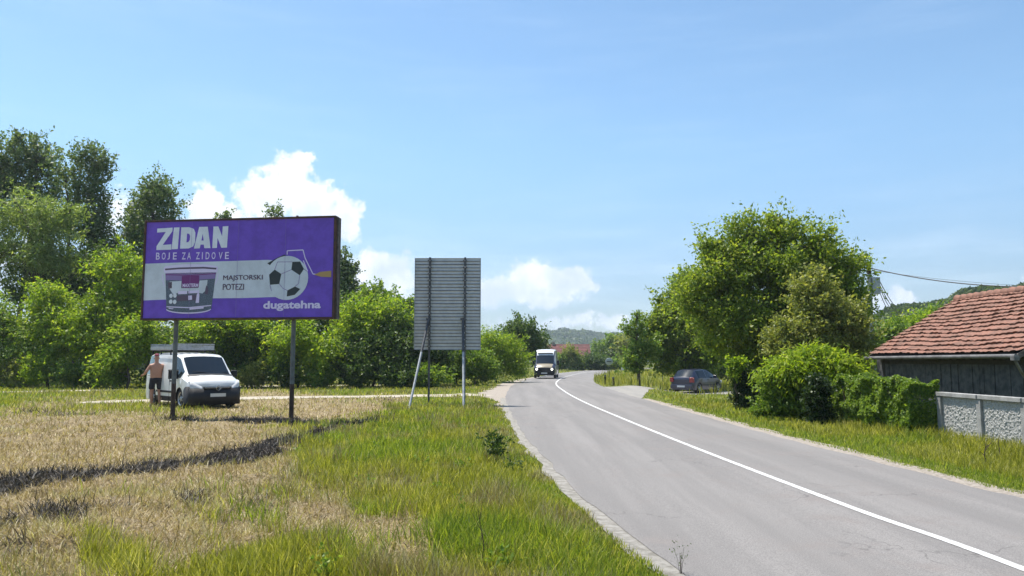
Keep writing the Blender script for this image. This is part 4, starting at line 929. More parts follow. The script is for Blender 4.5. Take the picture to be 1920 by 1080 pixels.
skin('shorts', [(0, 0, .97, .21, .165), (0, 0, 1.06, .212, .16), (-.10, 0, .88, .115, .125), (-.125, .01, .72, .105, .115), (-.13, .02, .56, .10, .11), (.10, 0, .88, .115, .125), (.13, .01, .72, .105, .115), (.14, .02, .56, .10, .11)], [(0, 1), (0, 2), (2, 3), (3, 4), (0, 5), (5, 6), (6, 7)], M_short, prs)
skin('cap', [(0, .02, 1.765, .098, .112), (0, .025, 1.815, .086, .098), (0, .03, 1.845, .04, .05)], [(0, 1), (1, 2)], M_cap, prs)
MB().add([(x * .085, .10 + .10 * (1 - abs(x) ** 2), 1.765) for x in (-1, -.5, 0, .5, 1)] + [(x * .085, .06, 1.775) for x in (-1, -.5, 0, .5, 1)], [(i_, i_ + 1, i_ + 6, i_ + 5) for i_ in range(4)], True).build('cap_peak', M_cap, prs)
for s in (-1, 1): skin('shoe', [(s * .125 + .01 * s, -.05, .045, .045, .045), (s * .135, .05, .04, .046, .04), (s * .14, .16, .035, .04, .032)], [(0, 1), (1, 2)], M_shoe, prs, 2)
skin('face', [(0, .118, 1.685, .014, .018), (0, .128, 1.665, .016, .014)], [(0, 1)], M_skin, prs, 1)
for s in (-1, 1): skin('ear', [(s * .082, .03, 1.665, .012, .02), (s * .088, .025, 1.70, .014, .024)], [(0, 1)], M_skin, prs, 1)
# ================================================================== TREES, SHRUBS, HEDGE, WOODS
L_acacia = leaf_mat('bright_acacia_leaves', (0.142, 0.245, 0.023), (0.260, 0.351, 0.029), (0.468, 0.520, 0.065), .55, .5)
L_acac2 = leaf_mat('light_acacia_leaves', (0.189, 0.290, 0.020), (.29, .38, .03), (.46, .50, .06), .55, .5)
L_mid = leaf_mat('mid_green_leaves', (0.104, 0.197, 0.032), (0.192, 0.272, 0.045), (0.352, 0.416, 0.080), .45, .5)
L_dark = leaf_mat('dark_green_leaves', (0.051, 0.104, 0.028), (0.096, 0.152, 0.035), (0.176, 0.224, 0.064), .38, .6)
L_poplar = leaf_mat('poplar_leaves', (0.074, 0.135, 0.051), (0.144, 0.192, 0.072), (0.304, 0.352, 0.160), .38, .5)
L_willow = leaf_mat('willow_leaves', (0.162, 0.244, 0.070), (0.256, 0.320, 0.088), (0.432, 0.496, 0.176), .45, .4)
L_walnut = leaf_mat('walnut_leaves', (0.112, 0.181, 0.029), (0.224, 0.294, 0.039), (0.420, 0.448, 0.070), .5, .45)
L_olive = leaf_mat('olive_leaves', (0.151, 0.197, 0.051), (0.272, 0.288, 0.072), (0.448, 0.432, 0.128), .42, .6)
L_hedge = leaf_mat('hedge_leaves', (0.091, 0.162, 0.029), (0.182, 0.266, 0.036), (0.364, 0.448, 0.070), .45, 1.2)
L_far = leaf_mat('far_wood_leaves', (0.044, 0.075, 0.027), (0.100, 0.144, 0.044), (0.163, 0.200, 0.062), .3, .02)
L_shade = leaf_mat('deep_shade_green_leaves', (.016, .034, .012), (.04, .07, .02), (.08, .12, .03), .3, .8)
M_bark = mat('grey_brown_bark', (.13, .105, .08), .9, spec=.2, col2=(.06, .05, .04), vscale=6, bump=.8, bscale=20)
def leafcloud(name, blobs, n, size, seed, clump=.45, per=34, shell=.6, aspect=.55, up=.25, hang=0.0, boughs=14, tall=1.0, upw=.55):
    """blobs: (centre, (rx,ry,rz)). Leaves gathered into sprays spread through the outer part of every blob"""
    rng = np.random.default_rng(seed); C = np.array([b[0] for b in blobs], float); Rr_ = np.array([b[1] for b in blobs], float)
    if boughs:                                             # break every blob into uneven boughs
        C2, R2 = [], []
        for c_, r_ in zip(C, Rr_):
            nb_ = int(boughs * rng.uniform(.8, 1.3)); dd = rng.normal(size=(nb_, 3)); dd /= np.linalg.norm(dd, axis=1)[:, None]; k_ = rng.uniform(.20, .40, nb_)
            for q in range(nb_): C2.append(c_ + dd[q] * r_ * (1.04 - k_[q] * .7) * rng.uniform(.7, 1.16)); R2.append(np.full(3, (r_[0] * r_[1] * r_[2]) ** (1 / 3)) * k_[q] * np.array([rng.uniform(.8, 1.4), 1, rng.uniform(.6, 1.0) * tall]))
            C2.append(c_); R2.append(r_ * .55)
        C, Rr_ = np.array(C2), np.array(R2)
    area = (Rr_[:, 0] * Rr_[:, 2] + Rr_[:, 0] * Rr_[:, 1] + Rr_[:, 1] * Rr_[:, 2]); pr_ = area / area.sum()
    nc = max(int(n / per), 4); bi = rng.choice(len(C), nc, p=pr_)
    d = rng.normal(size=(nc, 3)); d /= np.linalg.norm(d, axis=1)[:, None]
    rad = np.where(rng.random(nc) < .80, rng.uniform(shell, 1.06, nc), rng.uniform(min(.3, shell * .5), shell, nc))
    lump = .86 + .30 * vnoise(d[:, 0] * 2 + bi * 3.1, d[:, 2] * 2 + d[:, 1] * 1.3, 1.5, seed % 50)
    cc = C[bi] + d * Rr_[bi] * (rad * lump)[:, None]
    cs = clump * rng.uniform(.55, 1.3, nc)
    k_ = rng.integers(0, nc, n); od = cc - C[bi]; od /= np.linalg.norm(od, axis=1)[:, None] + 1e-6
    tw = od * .8 + rng.normal(size=(nc, 3)) * .45 + np.array([0, 0, upw]); tw /= np.linalg.norm(tw, axis=1)[:, None]
    al = rng.uniform(-.55, 1.15, n); off_ = tw[k_] * (al * cs[k_] * 1.25)[:, None] + rng.normal(size=(n, 3)) * (cs[k_] * (.30 - .12 * np.maximum(al, 0)))[:, None] * np.array([1, 1, .7])
    off_[:, 2] -= hang * np.maximum(al, 0) ** 2 * cs[k_] * 1.3
    p = cc[k_] + off_; pass
    out = p - C[bi[k_]]; out /= np.linalg.norm(out, axis=1)[:, None] + 1e-6
    t = out * .8 + rng.normal(size=(n, 3)) * .7 + np.array([0, 0, -.15 - hang]); t /= np.linalg.norm(t, axis=1)[:, None]
    nn = rng.normal(size=(n, 3)) + np.array([0, 0, up * 2]) + out * .4; b = np.cross(t, nn); b /= np.linalg.norm(b, axis=1)[:, None] + 1e-6
    s = size * rng.uniform(.45, 1.4, n); L_ = t * (s * .5)[:, None]; B_ = b * (s * .5 * aspect)[:, None]; nrm = np.cross(t, b) * (s * .10)[:, None]
    p[:, 2] = np.maximum(p[:, 2], gz(p[:, 0], p[:, 1]) + .03)
    V = np.stack([p - L_, p + B_ + nrm, p + L_, p - B_ + nrm], 1).reshape(-1, 3)
    return mesh_np(name, V, np.arange(n * 4).reshape(-1, 4))
def px_blobs(bl, d, deep=.85):
    out = []
    for q in bl:
        dd = d + (q[4] if len(q) > 4 else 0); c = at(q[0], q[1], dd); rx = q[2] / FPX * dd; rz = q[3] / FPX * dd
        out.append((c, (rx, min(rx, rz * 1.6) * deep, rz)))
    return out
def tree(name, label, cat, d, bl, n, size, m, base=None, group=None, tr=.16, seed=0, limbs=True, deep=.85, crown='crown', **kw):
    B = px_blobs(bl, d, deep); xs_ = [b[0].x for b in B]; low = min(b[0].z - b[1][2] for b in B)
    bx, by = base if base else (sum(xs_) / len(xs_), d); bz = float(gz(bx, by)); root = thing(name, (bx, by, bz), label, cat, group)
    o0 = Vector((bx, by, bz)); rn = random.Random(seed + 5)
    loc = [(b[0] - o0, b[1]) for b in B]
    V = leafcloud(crown, [((b[0].x, b[0].y, b[0].z), b[1]) for b in B], n, size, seed + 1, **kw)
    co = np.empty(len(V.vertices) * 3, np.float32); V.vertices.foreach_get('co', co); co = co.reshape(-1, 3) - np.array(o0, np.float32); V.vertices.foreach_set('co', co.ravel()); V.update()
    link(crown, V, m, root)
    tb = MB(); top = max(loc, key=lambda q: q[0].z)
    hub = Vector((0, 0, max(.5, (low - bz) * .9 + .4)))
    def branch(a, b, r0, r1, wig, n_=7, k=8):
        pts = []; rs_l = []
        for i_ in range(n_ + 1):
            t = i_ / n_; p = a.lerp(b, t) + Vector((rn.uniform(-1, 1), rn.uniform(-1, 1), rn.uniform(-.4, .4))) * wig * math.sin(math.pi * t); p.z += (b - a).length * .06 * math.sin(math.pi * t)
            pts.append(p); rs_l.append(r0 + (r1 - r0) * t)
        tb.tube(pts, rs_l, k); return pts
    tipz = top[0] + Vector((0, 0, top[1][2] * .75))
    main = branch(Vector((0, 0, -.3)), tipz, tr, .02, .12 + tr * .5, 12)
    if limbs:
        for c, r_ in loc:
            zt_ = max(hub.z, min(c.z - max(r_) * .8, tipz.z * .8)); src = min(main, key=lambda q: abs(q.z - zt_))
            lp = branch(src, c, tr * .45, .03, .12)
            for q in range(5):
                dv = Vector((rn.gauss(0, 1), rn.gauss(0, 1), rn.gauss(.3, .8))).normalized(); branch(lp[rn.randint(3, 7)], c + Vector((dv.x * r_[0], dv.y * r_[1], dv.z * r_[2])) * .85, tr * .16, .012, .08, 4, 5)
    tb.build('trunk' if tr > .05 else 'stem', M_bark, root)
    return root
G_BACK = 'tall trees rising behind the bushes on the left'
T = tree
T('poplar_tree', 'tall poplar at the far left edge, highest of the left trees', 'tree', 62, [(35, 320, 62, 66), (70, 300, 34, 48), (0, 380, 60, 80), (90, 400, 45, 60)], 22000, .26, L_poplar, tall=1.8, upw=1.3, seed=11, tr=.25, group=G_BACK, clump=.85, shell=.5, hang=.1)
T('poplar_tree', 'slender poplar with sky gaps right of the highest one', 'tree', 60, [(165, 330, 36, 55), (160, 400, 44, 60), (185, 470, 48, 60), (120, 330, 20, 40)], 15000, .25, L_poplar, tall=1.8, upw=1.3, seed=12, tr=.22, group=G_BACK, clump=.8, shell=.45)
T('poplar_tree', 'round topped poplar just left of the billboard', 'tree', 61, [(285, 372, 48, 50), (285, 430, 62, 50), (255, 500, 60, 60), (325, 500, 50, 60)], 19000, .25, L_poplar, tall=1.8, upw=1.3, seed=13, tr=.22, group=G_BACK, clump=.75, shell=.5)
T('poplar_tree', 'small tree tip showing above the letters of the billboard', 'tree', 64, [(421, 412, 13, 17), (421, 470, 30, 60), (425, 540, 40, 60)], 7000, .25, L_poplar, seed=14, group=G_BACK, clump=.6)
T('poplar_tree', 'jagged tree tip showing above the middle of the billboard', 'tree', 64, [(514, 405, 15, 15), (505, 470, 34, 60), (510, 540, 45, 60)], 7000, .25, L_poplar, seed=15, group=G_BACK, clump=.6)
T('conical_tree', 'pointed dark tree just right of the billboard', 'tree', 58, [(645, 490, 11, 32), (648, 530, 24, 42), (655, 580, 42, 50)], 11000, .22, L_poplar, seed=16, group=G_BACK, clump=.55)
T('willow_tree', 'large pale green willow leaning over the left bushes', 'tree', 54, [(40, 400, 70, 52), (100, 430, 48, 44), (15, 470, 80, 60), (70, 490, 70, 50), (-60, 450, 90, 90), (130, 400, 24, 22)], 30000, .24, L_willow, seed=17, tr=.3, base=(-32.5, 54), clump=.8, aspect=.35, hang=.35)
T('leafy_tree', 'rounded mid green tree between the pointed tree and the grey sign', 'tree', 54, [(700, 560, 36, 34), (735, 585, 50, 40), (780, 590, 40, 40), (690, 610, 50, 50)], 16000, .22, L_mid, seed=18, group='trees of the left tree line')
T('leafy_tree', 'dark tree filling the gap below the slender poplar', 'tree', 56, [(215, 520, 60, 55), (150, 520, 60, 55), (270, 570, 60, 60), (90, 540, 70, 50)], 20000, .24, L_dark, seed=19, group='trees of the left tree line', clump=.8)
T('leafy_tree', 'dark tree standing behind the right half of the billboard', 'tree', 55, [(430, 600, 80, 60), (540, 600, 80, 60), (610, 600, 60, 60), (350, 590, 60, 60)], 18000, .24, L_dark, seed=20, group='trees of the left tree line', clump=.8)
GA = 'bright acacia bushes along the dirt track'
AC = [('bright bush at the far left edge of the field', 47.0, [(20, 640, 55, 45), (0, 600, 45, 45), (40, 690, 50, 38)], L_mid, 12000),
      ('rounded bright green acacia second from the left edge', 46.5, [(95, 590, 50, 50), (110, 640, 55, 45), (85, 560, 30, 28)], L_acacia, 14000),
      ('yellow green acacia with feathery top left of the van', 46.0, [(180, 590, 48, 50), (160, 640, 48, 48), (200, 640, 45, 50)], L_acacia, 15000),
      ('tall bright acacia tucked against the left edge of the billboard', 47.5, [(225, 495, 36, 36), (235, 545, 45, 42), (240, 600, 42, 48)], L_acacia, 14000),
      ('leafy acacia directly left of the person and van', 44.5, [(240, 655, 36, 44), (262, 620, 24, 30), (215, 690, 35, 30)], L_acacia, 10000),
      ('low bright acacia above the roof rack of the van', 46.5, [(330, 640, 50, 36), (370, 670, 50, 40), (300, 680, 45, 42)], L_mid, 12000),
      ('dark leafy bush just right of the van', 46.5, [(450, 660, 55, 52), (480, 640, 40, 30)], L_dark, 13000),
      ('sunlit acacia between the two billboard poles', 46, [(425, 625, 48, 30), (470, 625, 34, 26)], L_acacia, 9000),
      ('bright acacia behind the right billboard pole', 45.5, [(560, 640, 46, 38), (590, 665, 40, 36), (530, 665, 40, 36)], L_acacia, 14000),
      ('big yellow green acacia between billboard and grey sign', 47.5, [(660, 600, 42, 36), (700, 600, 42, 32), (680, 640, 55, 40)], L_acacia, 16000),
      ('deep green bush below the big yellow acacia', 46.5, [(640, 680, 48, 40), (700, 675, 50, 44), (745, 660, 45, 50)], L_dark, 15000),
      ('dark bush directly behind the grey road sign', 48, [(790, 660, 48, 55), (820, 680, 34, 38), (760, 620, 40, 36)], L_dark, 14000),
      ('bright acacia top beside the left edge of the grey sign', 49, [(745, 600, 36, 30), (765, 630, 30, 26)], L_acacia, 8000)]
for k_, (lb, d_, bl, mm_, n_) in enumerate(AC):
    T('acacia_bush', lb, 'bush', d_, bl, n_, .21, mm_, seed=40 + k_ * 3, tr=.09, group=GA, clump=.75, aspect=.42, hang=.25, deep=.9)
GU = 'low undergrowth shrubs at the foot of the tree line'
for k_, (u_, v_, ru, rv, mm_, lb) in enumerate([(10, 700, 50, 22, L_olive, 'low olive shrub at the left edge beside the far track'), (75, 700, 40, 25, L_acacia, 'low yellow green shrub under the second acacia'), (140, 700, 42, 24, L_mid, 'low green shrub under the feathery acacia'), (205, 705, 40, 20, L_mid, 'low shrub left of the person at track level'),
        (310, 705, 50, 20, L_dark, 'low dark shrub hidden behind the van'), (478, 705, 28, 16, L_olive, 'small olive tuft just right of the van mirror'), (530, 705, 40, 20, L_dark, 'low dark shrub left of the right pole'), (600, 706, 40, 18, L_mid, 'low shrub right of the right billboard pole'), (672, 706, 40, 18, L_dark, 'low dark shrub in the shade between billboard and sign'), (745, 706, 42, 18, L_dark, 'low shrub behind the propped brace of the sign'), (812, 705, 30, 20, L_mid, 'low green shrub behind the sign posts')]):
    T('undergrowth_shrub', lb, 'shrub', 45.2, [(u_, v_, ru, rv)], 4200, .16, mm_, seed=100 + k_ * 2, tr=.03, limbs=False, group=GU, clump=.45)
# right of the grey sign
T('round_shrub', 'dark low shrub just right of the grey sign', 'shrub', 50, [(880, 680, 36, 32), (905, 690, 26, 24)], 8000, .17, L_mid, seed=131, tr=.05, clump=.5)
T('bright_shrub', 'very bright grassy green shrub left of the oncoming camper', 'shrub', 57, [(925, 652, 42, 26), (952, 660, 32, 30), (900, 640, 24, 14), (966, 682, 18, 24), (930, 688, 48, 22)], 20000, .19, L_acacia, seed=133, tr=.06, clump=.7, hang=.3, aspect=.3)
T('bright_shrub', 'bright green shrub strip seen between the two sign posts', 'shrub', 51, [(850, 670, 26, 34), (862, 700, 30, 20)], 7000, .17, L_acacia, seed=134, tr=.05, clump=.5)
T('round_tree', 'dark round tree rising behind the bright shrub', 'tree', 80, [(985, 634, 32, 26), (1005, 655, 18, 26), (960, 640, 22, 20), (975, 612, 12, 8)], 13000, .30, L_dark, seed=135, tr=.2, clump=.9)
# far side of the bend
GF = 'distant trees at the bend'
for k_, (u_, v_, ru, rv, d_, mm_, lb) in enumerate([(1155, 652, 20, 22, 150, L_mid, 'distant grey green tree left of the thin plum tree'), (1135, 668, 16, 18, 145, L_dark, 'distant dark tree behind the round sign'), (1180, 655, 16, 24, 140, L_olive, 'distant yellowish tree just left of the plum tree'), (1125, 655, 10, 12, 190, L_mid, 'small distant tree at the right end of the red roof')]):
    T('distant_tree', lb, 'tree', d_, [(u_, v_, ru, rv), (u_ + 3, v_ + rv * .8, ru * 1.2, rv * .8)], 5000, .5, mm_, seed=150 + k_ * 2, tr=.2, group=GF, clump=1.3)
GH = 'shrubs in front of the red roofed house'
for k_, (u_, v_, ru, rv, mm_, lb) in enumerate([(1070, 667, 13, 15, L_olive, 'yellowish small tree in front of the red roof'), (1052, 680, 14, 11, L_mid, 'shrub at the left corner of the red roofed house'), (1085, 683, 16, 10, L_mid, 'shrub right of the yellowish small tree'), (1108, 682, 15, 11, L_dark, 'dark shrub at the right corner of the red roofed house'), (1128, 685, 14, 9, L_dark, 'low shrub below the distant dark tree'), (1152, 686, 16, 9, L_mid, 'low shrub left of the small blue car'), (1030, 688, 12, 8, L_mid, 'low shrub right behind the camper van')]):
    T('garden_shrub', lb, 'shrub', 126, [(u_, v_, ru, rv)], 2600, .34, mm_, seed=170 + k_ * 2, tr=.06, limbs=False, group=GH, clump=.9)
# right side group
T('plum_tree', 'thin dark plum tree with ragged top at the corner', 'tree', 52, [(1194, 590, 6, 12), (1192, 622, 18, 18), (1200, 655, 26, 22), (1190, 680, 24, 18), (1222, 650, 16, 28), (1178, 628, 8, 8)], 8500, .17, L_mid, seed=191, tr=.12, base=(at(1197, 700, 52).x, 52), clump=.45, shell=.3)
T('walnut_tree', 'huge leafy walnut tree, tallest on the right side of the road', 'tree', 32, [(1458, 420, 20, 26), (1458, 446, 36, 38), (1398, 440, 32, 26), (1440, 500, 80, 55), (1338, 478, 34, 28), (1355, 545, 62, 52), (1300, 560, 32, 40), (1548, 462, 26, 36), (1530, 520, 60, 50), (1592, 512, 28, 34), (1612, 575, 26, 42), (1400, 610, 90, 60), (1490, 600, 80, 60), (1412, 668, 40, 42), (1470, 690, 70, 40), (1560, 660, 60, 50)],
  130000, .145, L_walnut, seed=201, tr=.34, base=(at(1455, 700, 32).x, 32), clump=.62, per=38, shell=.55)
T('leafy_tree', 'green tree on the left flank of the huge walnut above the navy car', 'tree', 54, [(1285, 530, 26, 30), (1325, 560, 40, 50), (1262, 575, 36, 40), (1242, 620, 34, 40), (1290, 620, 50, 55), (1250, 668, 42, 30), (1320, 670, 50, 34)], 42000, .22, L_walnut, seed=203, tr=.2, clump=.6, base=(at(1330, 700, 54).x, 54))
T('olive_tree', 'brownish olive tree right of the walnut, nearest the barn', 'tree', 28, [(1535, 560, 46, 44), (1570, 600, 48, 50), (1520, 630, 50, 46), (1600, 640, 36, 36), (1480, 655, 40, 36)], 42000, .13, L_olive, seed=205, tr=.15, clump=.42, base=(at(1560, 700, 28).x, 28))
T('round_shrub', 'grey green rounded shrub behind the navy hatchback', 'shrub', 55, [(1262, 688, 20, 18), (1285, 690, 20, 16)], 5000, .16, L_olive, seed=207, tr=.04, clump=.4)
T('round_shrub', 'dark shrub behind the right end of the navy hatchback', 'shrub', 58, [(1335, 692, 40, 20), (1380, 688, 40, 26)], 8000, .16, L_dark, seed=208, tr=.04, clump=.45)
T('round_shrub', 'dark green shrub at the far corner of the barn wall', 'shrub', 29, [(1622, 690, 16, 26), (1600, 690, 22, 24)], 6000, .11, L_mid, seed=209, tr=.04, clump=.3)
# near shrubs beside the hedge
T('columnar_shrub', 'dark clipped column shrub at the left end of the roadside bushes', 'shrub', 25.5, [(1390, 705, 18, 26), (1408, 712, 16, 26), (1392, 745, 19, 26), (1412, 748, 17, 26)], 16000, .075, L_shade, seed=211, tr=.05, clump=.18, limbs=False, shell=.8)
T('leafy_shrub', 'small bright leafy tuft on top of the dark column shrub', 'shrub', 25.2, [(1384, 684, 12, 10), (1376, 695, 8, 10)], 1800, .10, L_acacia, seed=213, tr=.02, clump=.2, limbs=False, base=(at(1388, 700, 25.2).x, 25.6))
T('leafy_shrub', 'broad leafy bush between column shrub and clipped hedge', 'shrub', 21.5, [(1452, 730, 24, 30), (1440, 770, 26, 22), (1480, 750, 28, 36), (1505, 770, 18, 24), (1462, 775, 26, 18)], 24000, .09, L_hedge, seed=215, tr=.04, clump=.24)
T('acacia_bush', 'bright feathery acacia bush rising above the clipped hedge', 'bush', 21.5, [(1486, 694, 26, 18), (1550, 686, 32, 16), (1522, 668, 20, 10), (1586, 698, 16, 11), (1462, 708, 16, 16), (1535, 700, 24, 14)], 24000, .16, L_acac2, seed=217, tr=.05, clump=.46, aspect=.24, hang=.5)
T('leafy_shrub', 'dark leaf column standing in for the shadow between leafy bush and hedge', 'shrub', 19.9, [(1532, 752, 18, 44), (1540, 790, 14, 18)], 13000, .075, L_shade, seed=219, tr=.05, clump=.18, limbs=False, shell=.8)  # near-black leaves put in for the shadow beside the hedge
# clipped hedge: foliage of a long box
hx0, hx1, hy0, hy1, hz1 = 8.35, 9.03, 16.47, 21.0, 1.16
hg = thing('clipped_hedge', ((hx0 + hx1) / 2, (hy0 + hy1) / 2, 0), 'clipped leafy hedge with sunlit top standing against the concrete fence', 'hedge')
rh = np.random.default_rng(77); n = 100000; f_ = rh.random(n); P_ = np.empty((n, 3))
P_[:, 0] = rh.uniform(hx0, hx1, n); P_[:, 1] = rh.uniform(hy0, hy1, n); P_[:, 2] = rh.uniform(0, hz1, n)
a = f_ < .50; P_[a, 0] = hx0 + np.abs(rh.normal(0, .09, a.sum())); b = (f_ >= .5) & (f_ < .76); P_[b, 2] = hz1 - np.abs(rh.normal(0, .07, b.sum()))
c = (f_ >= .76) & (f_ < .86); P_[c, 1] = hy0 + np.abs(rh.normal(0, .08, c.sum())); 
wv_ = (vnoise(P_[:, 1], P_[:, 2], 2.2, 71) - .5) * .24 + (vnoise(P_[:, 1], P_[:, 2], 6, 72) - .5) * .16
P_[:, 0] -= wv_ * (P_[:, 0] < hx0 + .4); P_[:, 2] += np.where(P_[:, 2] > hz1 - .25, (vnoise(P_[:, 0], P_[:, 1], 2.4, 73) - .5) * .22 + (vnoise(P_[:, 0], P_[:, 1], 9, 74) - .5) * .12, 0)
thin = vnoise(P_[:, 1] * 1.2, P_[:, 2], 4.2, 75) + rh.normal(0, .12, n) > .30; P_ = P_[thin]; n = len(P_)
t = rh.normal(size=(n, 3)) + np.array([-.5, -.2, -.1]); t /= np.linalg.norm(t, axis=1)[:, None]; nn = rh.normal(size=(n, 3)) + np.array([-.6, -.2, .9]); bb_ = np.cross(t, nn); bb_ /= np.linalg.norm(bb_, axis=1)[:, None]
s = .06 * rh.uniform(.6, 1.4, n); P_ -= np.array(hg.location)
V = np.stack([P_ - t * (s * .5)[:, None], P_ + bb_ * (s * .33)[:, None], P_ + t * (s * .5)[:, None], P_ - bb_ * (s * .33)[:, None]], 1).reshape(-1, 3)
link('foliage', mesh_np('foliage', V, np.arange(n * 4).reshape(-1, 4)), L_hedge, hg)
tb = MB()
for k_ in range(16):
    y_ = -2.1 + k_ * .28; x_ = random.uniform(-.2, .2); tb.tube([(x_, y_, -.1), (x_ + random.uniform(-.1, .1), y_, .5), (x_ + random.uniform(-.2, .2), y_ + .1, .95)], [.022, .016, .006], 6)
tb.build('stems', M_bark, hg)
# trees behind the barn
GB = 'bright bushes on the slope behind the barn'
for k_, (bl, d_, mm_, lb) in enumerate([([(1672, 640, 36, 30), (1650, 670, 30, 26)], 44, L_mid, 'green bush on the slope just left of the barn roof edge'), ([(1720, 628, 34, 24), (1700, 618, 20, 12)], 48, L_acacia, 'bright green bush halfway up the barn roof edge'), ([(1765, 606, 30, 18), (1785, 598, 20, 10)], 50, L_mid, 'bush near the top left corner of the barn roof'), ([(1850, 592, 60, 22), (1930, 584, 50, 22)], 54, L_mid, 'long bush line behind the ridge of the barn')]):
    T('slope_bush', lb, 'bush', d_, bl, 12000, .20, mm_, seed=240 + k_ * 2, tr=.08, group=GB, clump=.6)
# ------------------------------------------------------------------ hills and far woods
M_hill = mat('wooded_hill_ground', (.06, .085, .03), .95, spec=.1, col2=(.04, .06, .02), vscale=.05)
def hill(name, woodname, label, u0, u1, prof, d, depth, n, size, seed):
    """a ridge with its crest at distance d following prof (u -> v of the crest in the photo)"""
    us = np.linspace(u0, u1, 90); nv = 26; V = []; rng = np.random.default_rng(seed)
    crest = np.array([at(u_, float(np.interp(u_, [p[0] for p in prof], [p[1] for p in prof])), d) for u_ in us])
    hN = .0
    for k_ in range(nv + 1):
        t = k_ / nv; sh = math.sin(math.pi * t) ** .8
        for c_ in crest: V.append((c_[0] * (d + depth * (t - .5) * 1.0) / d, d + depth * (t - .5), (c_[2] + 2) * sh * (1 if t < 2 else 1) - 2))
    V = np.array(V); nu = len(us); i_, j_ = np.meshgrid(np.arange(nv), np.arange(nu - 1), indexing='ij')
    Fq = np.stack([i_ * nu + j_, i_ * nu + j_ + 1, (i_ + 1) * nu + j_ + 1, (i_ + 1) * nu + j_], -1).reshape(-1, 4)
    o = link(name, mesh_np(name, V, Fq, smooth=True), M_hill); tag(o, kind='structure')
    a, b = rng.random(n), rng.random(n) * .62; fi = b * nv; fj = a * (nu - 1); i0 = fi.astype(int); j0 = np.minimum(fj.astype(int), nu - 2)
    G_ = V.reshape(nv + 1, nu, 3); fa_ = (fi - i0)[:, None]; fb_ = (fj - j0)[:, None]
    p = (G_[i0, j0] * (1 - fa_) + G_[i0 + 1, j0] * fa_) * (1 - fb_) + (G_[i0, j0 + 1] * (1 - fa_) + G_[i0 + 1, j0 + 1] * fa_) * fb_
    treeh = vnoise(p[:, 0] / size / 3.2, p[:, 1] / size / 3.2, 1, seed); p[:, 2] += (treeh ** 1.5 * 1.5 - .5) * size * rng.uniform(.4, 1, n)
    t = rng.normal(size=(n, 3)); t /= np.linalg.norm(t, axis=1)[:, None]; q = np.cross(t, rng.normal(size=(n, 3)) + np.array([0, -.6, 1.2])); q /= np.linalg.norm(q, axis=1)[:, None]
    s = size * rng.uniform(.4, 1.1, n) * .5
    VV = np.stack([p - t * s[:, None], p + q * (s * .7)[:, None], p + t * s[:, None], p - q * (s * .7)[:, None]], 1).reshape(-1, 3)
    o = link(woodname, mesh_np(woodname, VV, np.arange(n * 4).reshape(-1, 4)), L_far); tag(o, label, 'wood', kind='stuff')
hill('hill', 'far_wood', 'hazy blue green wooded ridge on the horizon beyond the bend', 300, 1560, [(300, 645), (700, 640), (900, 636), (985, 634), (1025, 628), (1050, 625), (1090, 630), (1140, 631), (1200, 636), (1400, 640), (1560, 650)], 1150, 500, 60000, 9, 301)
hill('hill', 'far_wood', 'wooded hillside rising to the right behind the barn', 1590, 2700, [(1590, 618), (1640, 600), (1665, 590), (1690, 582), (1740, 572), (1780, 564), (1800, 556), (1830, 551), (1880, 545), (1920, 539), (2100, 500), (2400, 470), (2700, 500)], 210, 130, 60000, 2.4, 303)
hill('hill', 'far_wood', 'dark wood closing the field far behind the left tree line', -2200, 900, [(-2200, 600), (-900, 600), (0, 610), (500, 620), (800, 640), (900, 655)], 140, 30, 40000, 2.6, 305)

# ------------------------------------------------------------------ far red roofed house
hq = at(1067, 690, 150); fh = thing('farmhouse', (hq.x, 150, 0), 'distant low house with a long faded red roof behind shrubs', 'house')
hl, hr = at(1025, 670, 150).x - hq.x, at(1109, 670, 150).x - hq.x; ztp = at(1067, 645, 150).z; zbt = at(1067, 670, 150).z
M_froof = mat('faded_red_roof', (.20, .075, .07), .9, col2=(.13, .06, .055), vscale=.8, bump=.4, bscale=4); M_fwall = mat('old_plaster', (.36, .33, .28), .9, var=.3, vscale=1)
MB().box(hl + .4, hr - .4, .5, 6.5, 0, zbt).build('wall', M_fwall, fh)
rf = MB(); n_ = 24
rows = [(zbt - .15 + (ztp - zbt + .15) * k_ / 9, 0 + 3.5 * k_ / 9) for k_ in range(10)]
vs = []; fs = []
for k_, (z_, y_) in enumerate(rows):
    for e in (0, .06): vs += [(hl, y_, z_ + e), (hr, y_, z_ + e)]
for k_ in range(len(vs) // 2 - 1): a = k_ * 2; fs.append((a, a + 1, a + 3, a + 2))
rf.add(vs, fs); rf.add([(hl, 3.5, ztp), (hr, 3.5, ztp), (hr, 7, zbt - .15), (hl, 7, zbt - .15)], [(0, 1, 2, 3)]); rf.add([(hl + .4, .5, zbt), (hl + .4, 6.5, zbt), (hl + .4, 3.5, ztp - .2)], [(0, 1, 2)]); rf.add([(hr - .4, .5, zbt), (hr - .4, 6.5, zbt), (hr - .4, 3.5, ztp - .2)], [(0, 1, 2)])
ro = rf.build('roof', M_froof, fh); MB().box(hl + 1.2, hl + 1.8, 3.2, 3.8, ztp - .4, ztp + .5).build('chimney', M_fwall, ro)
MB().box(hr - 2.2, hr - 1.2, .47, .5, .8, 1.9).build('window', M_glass2, fh)

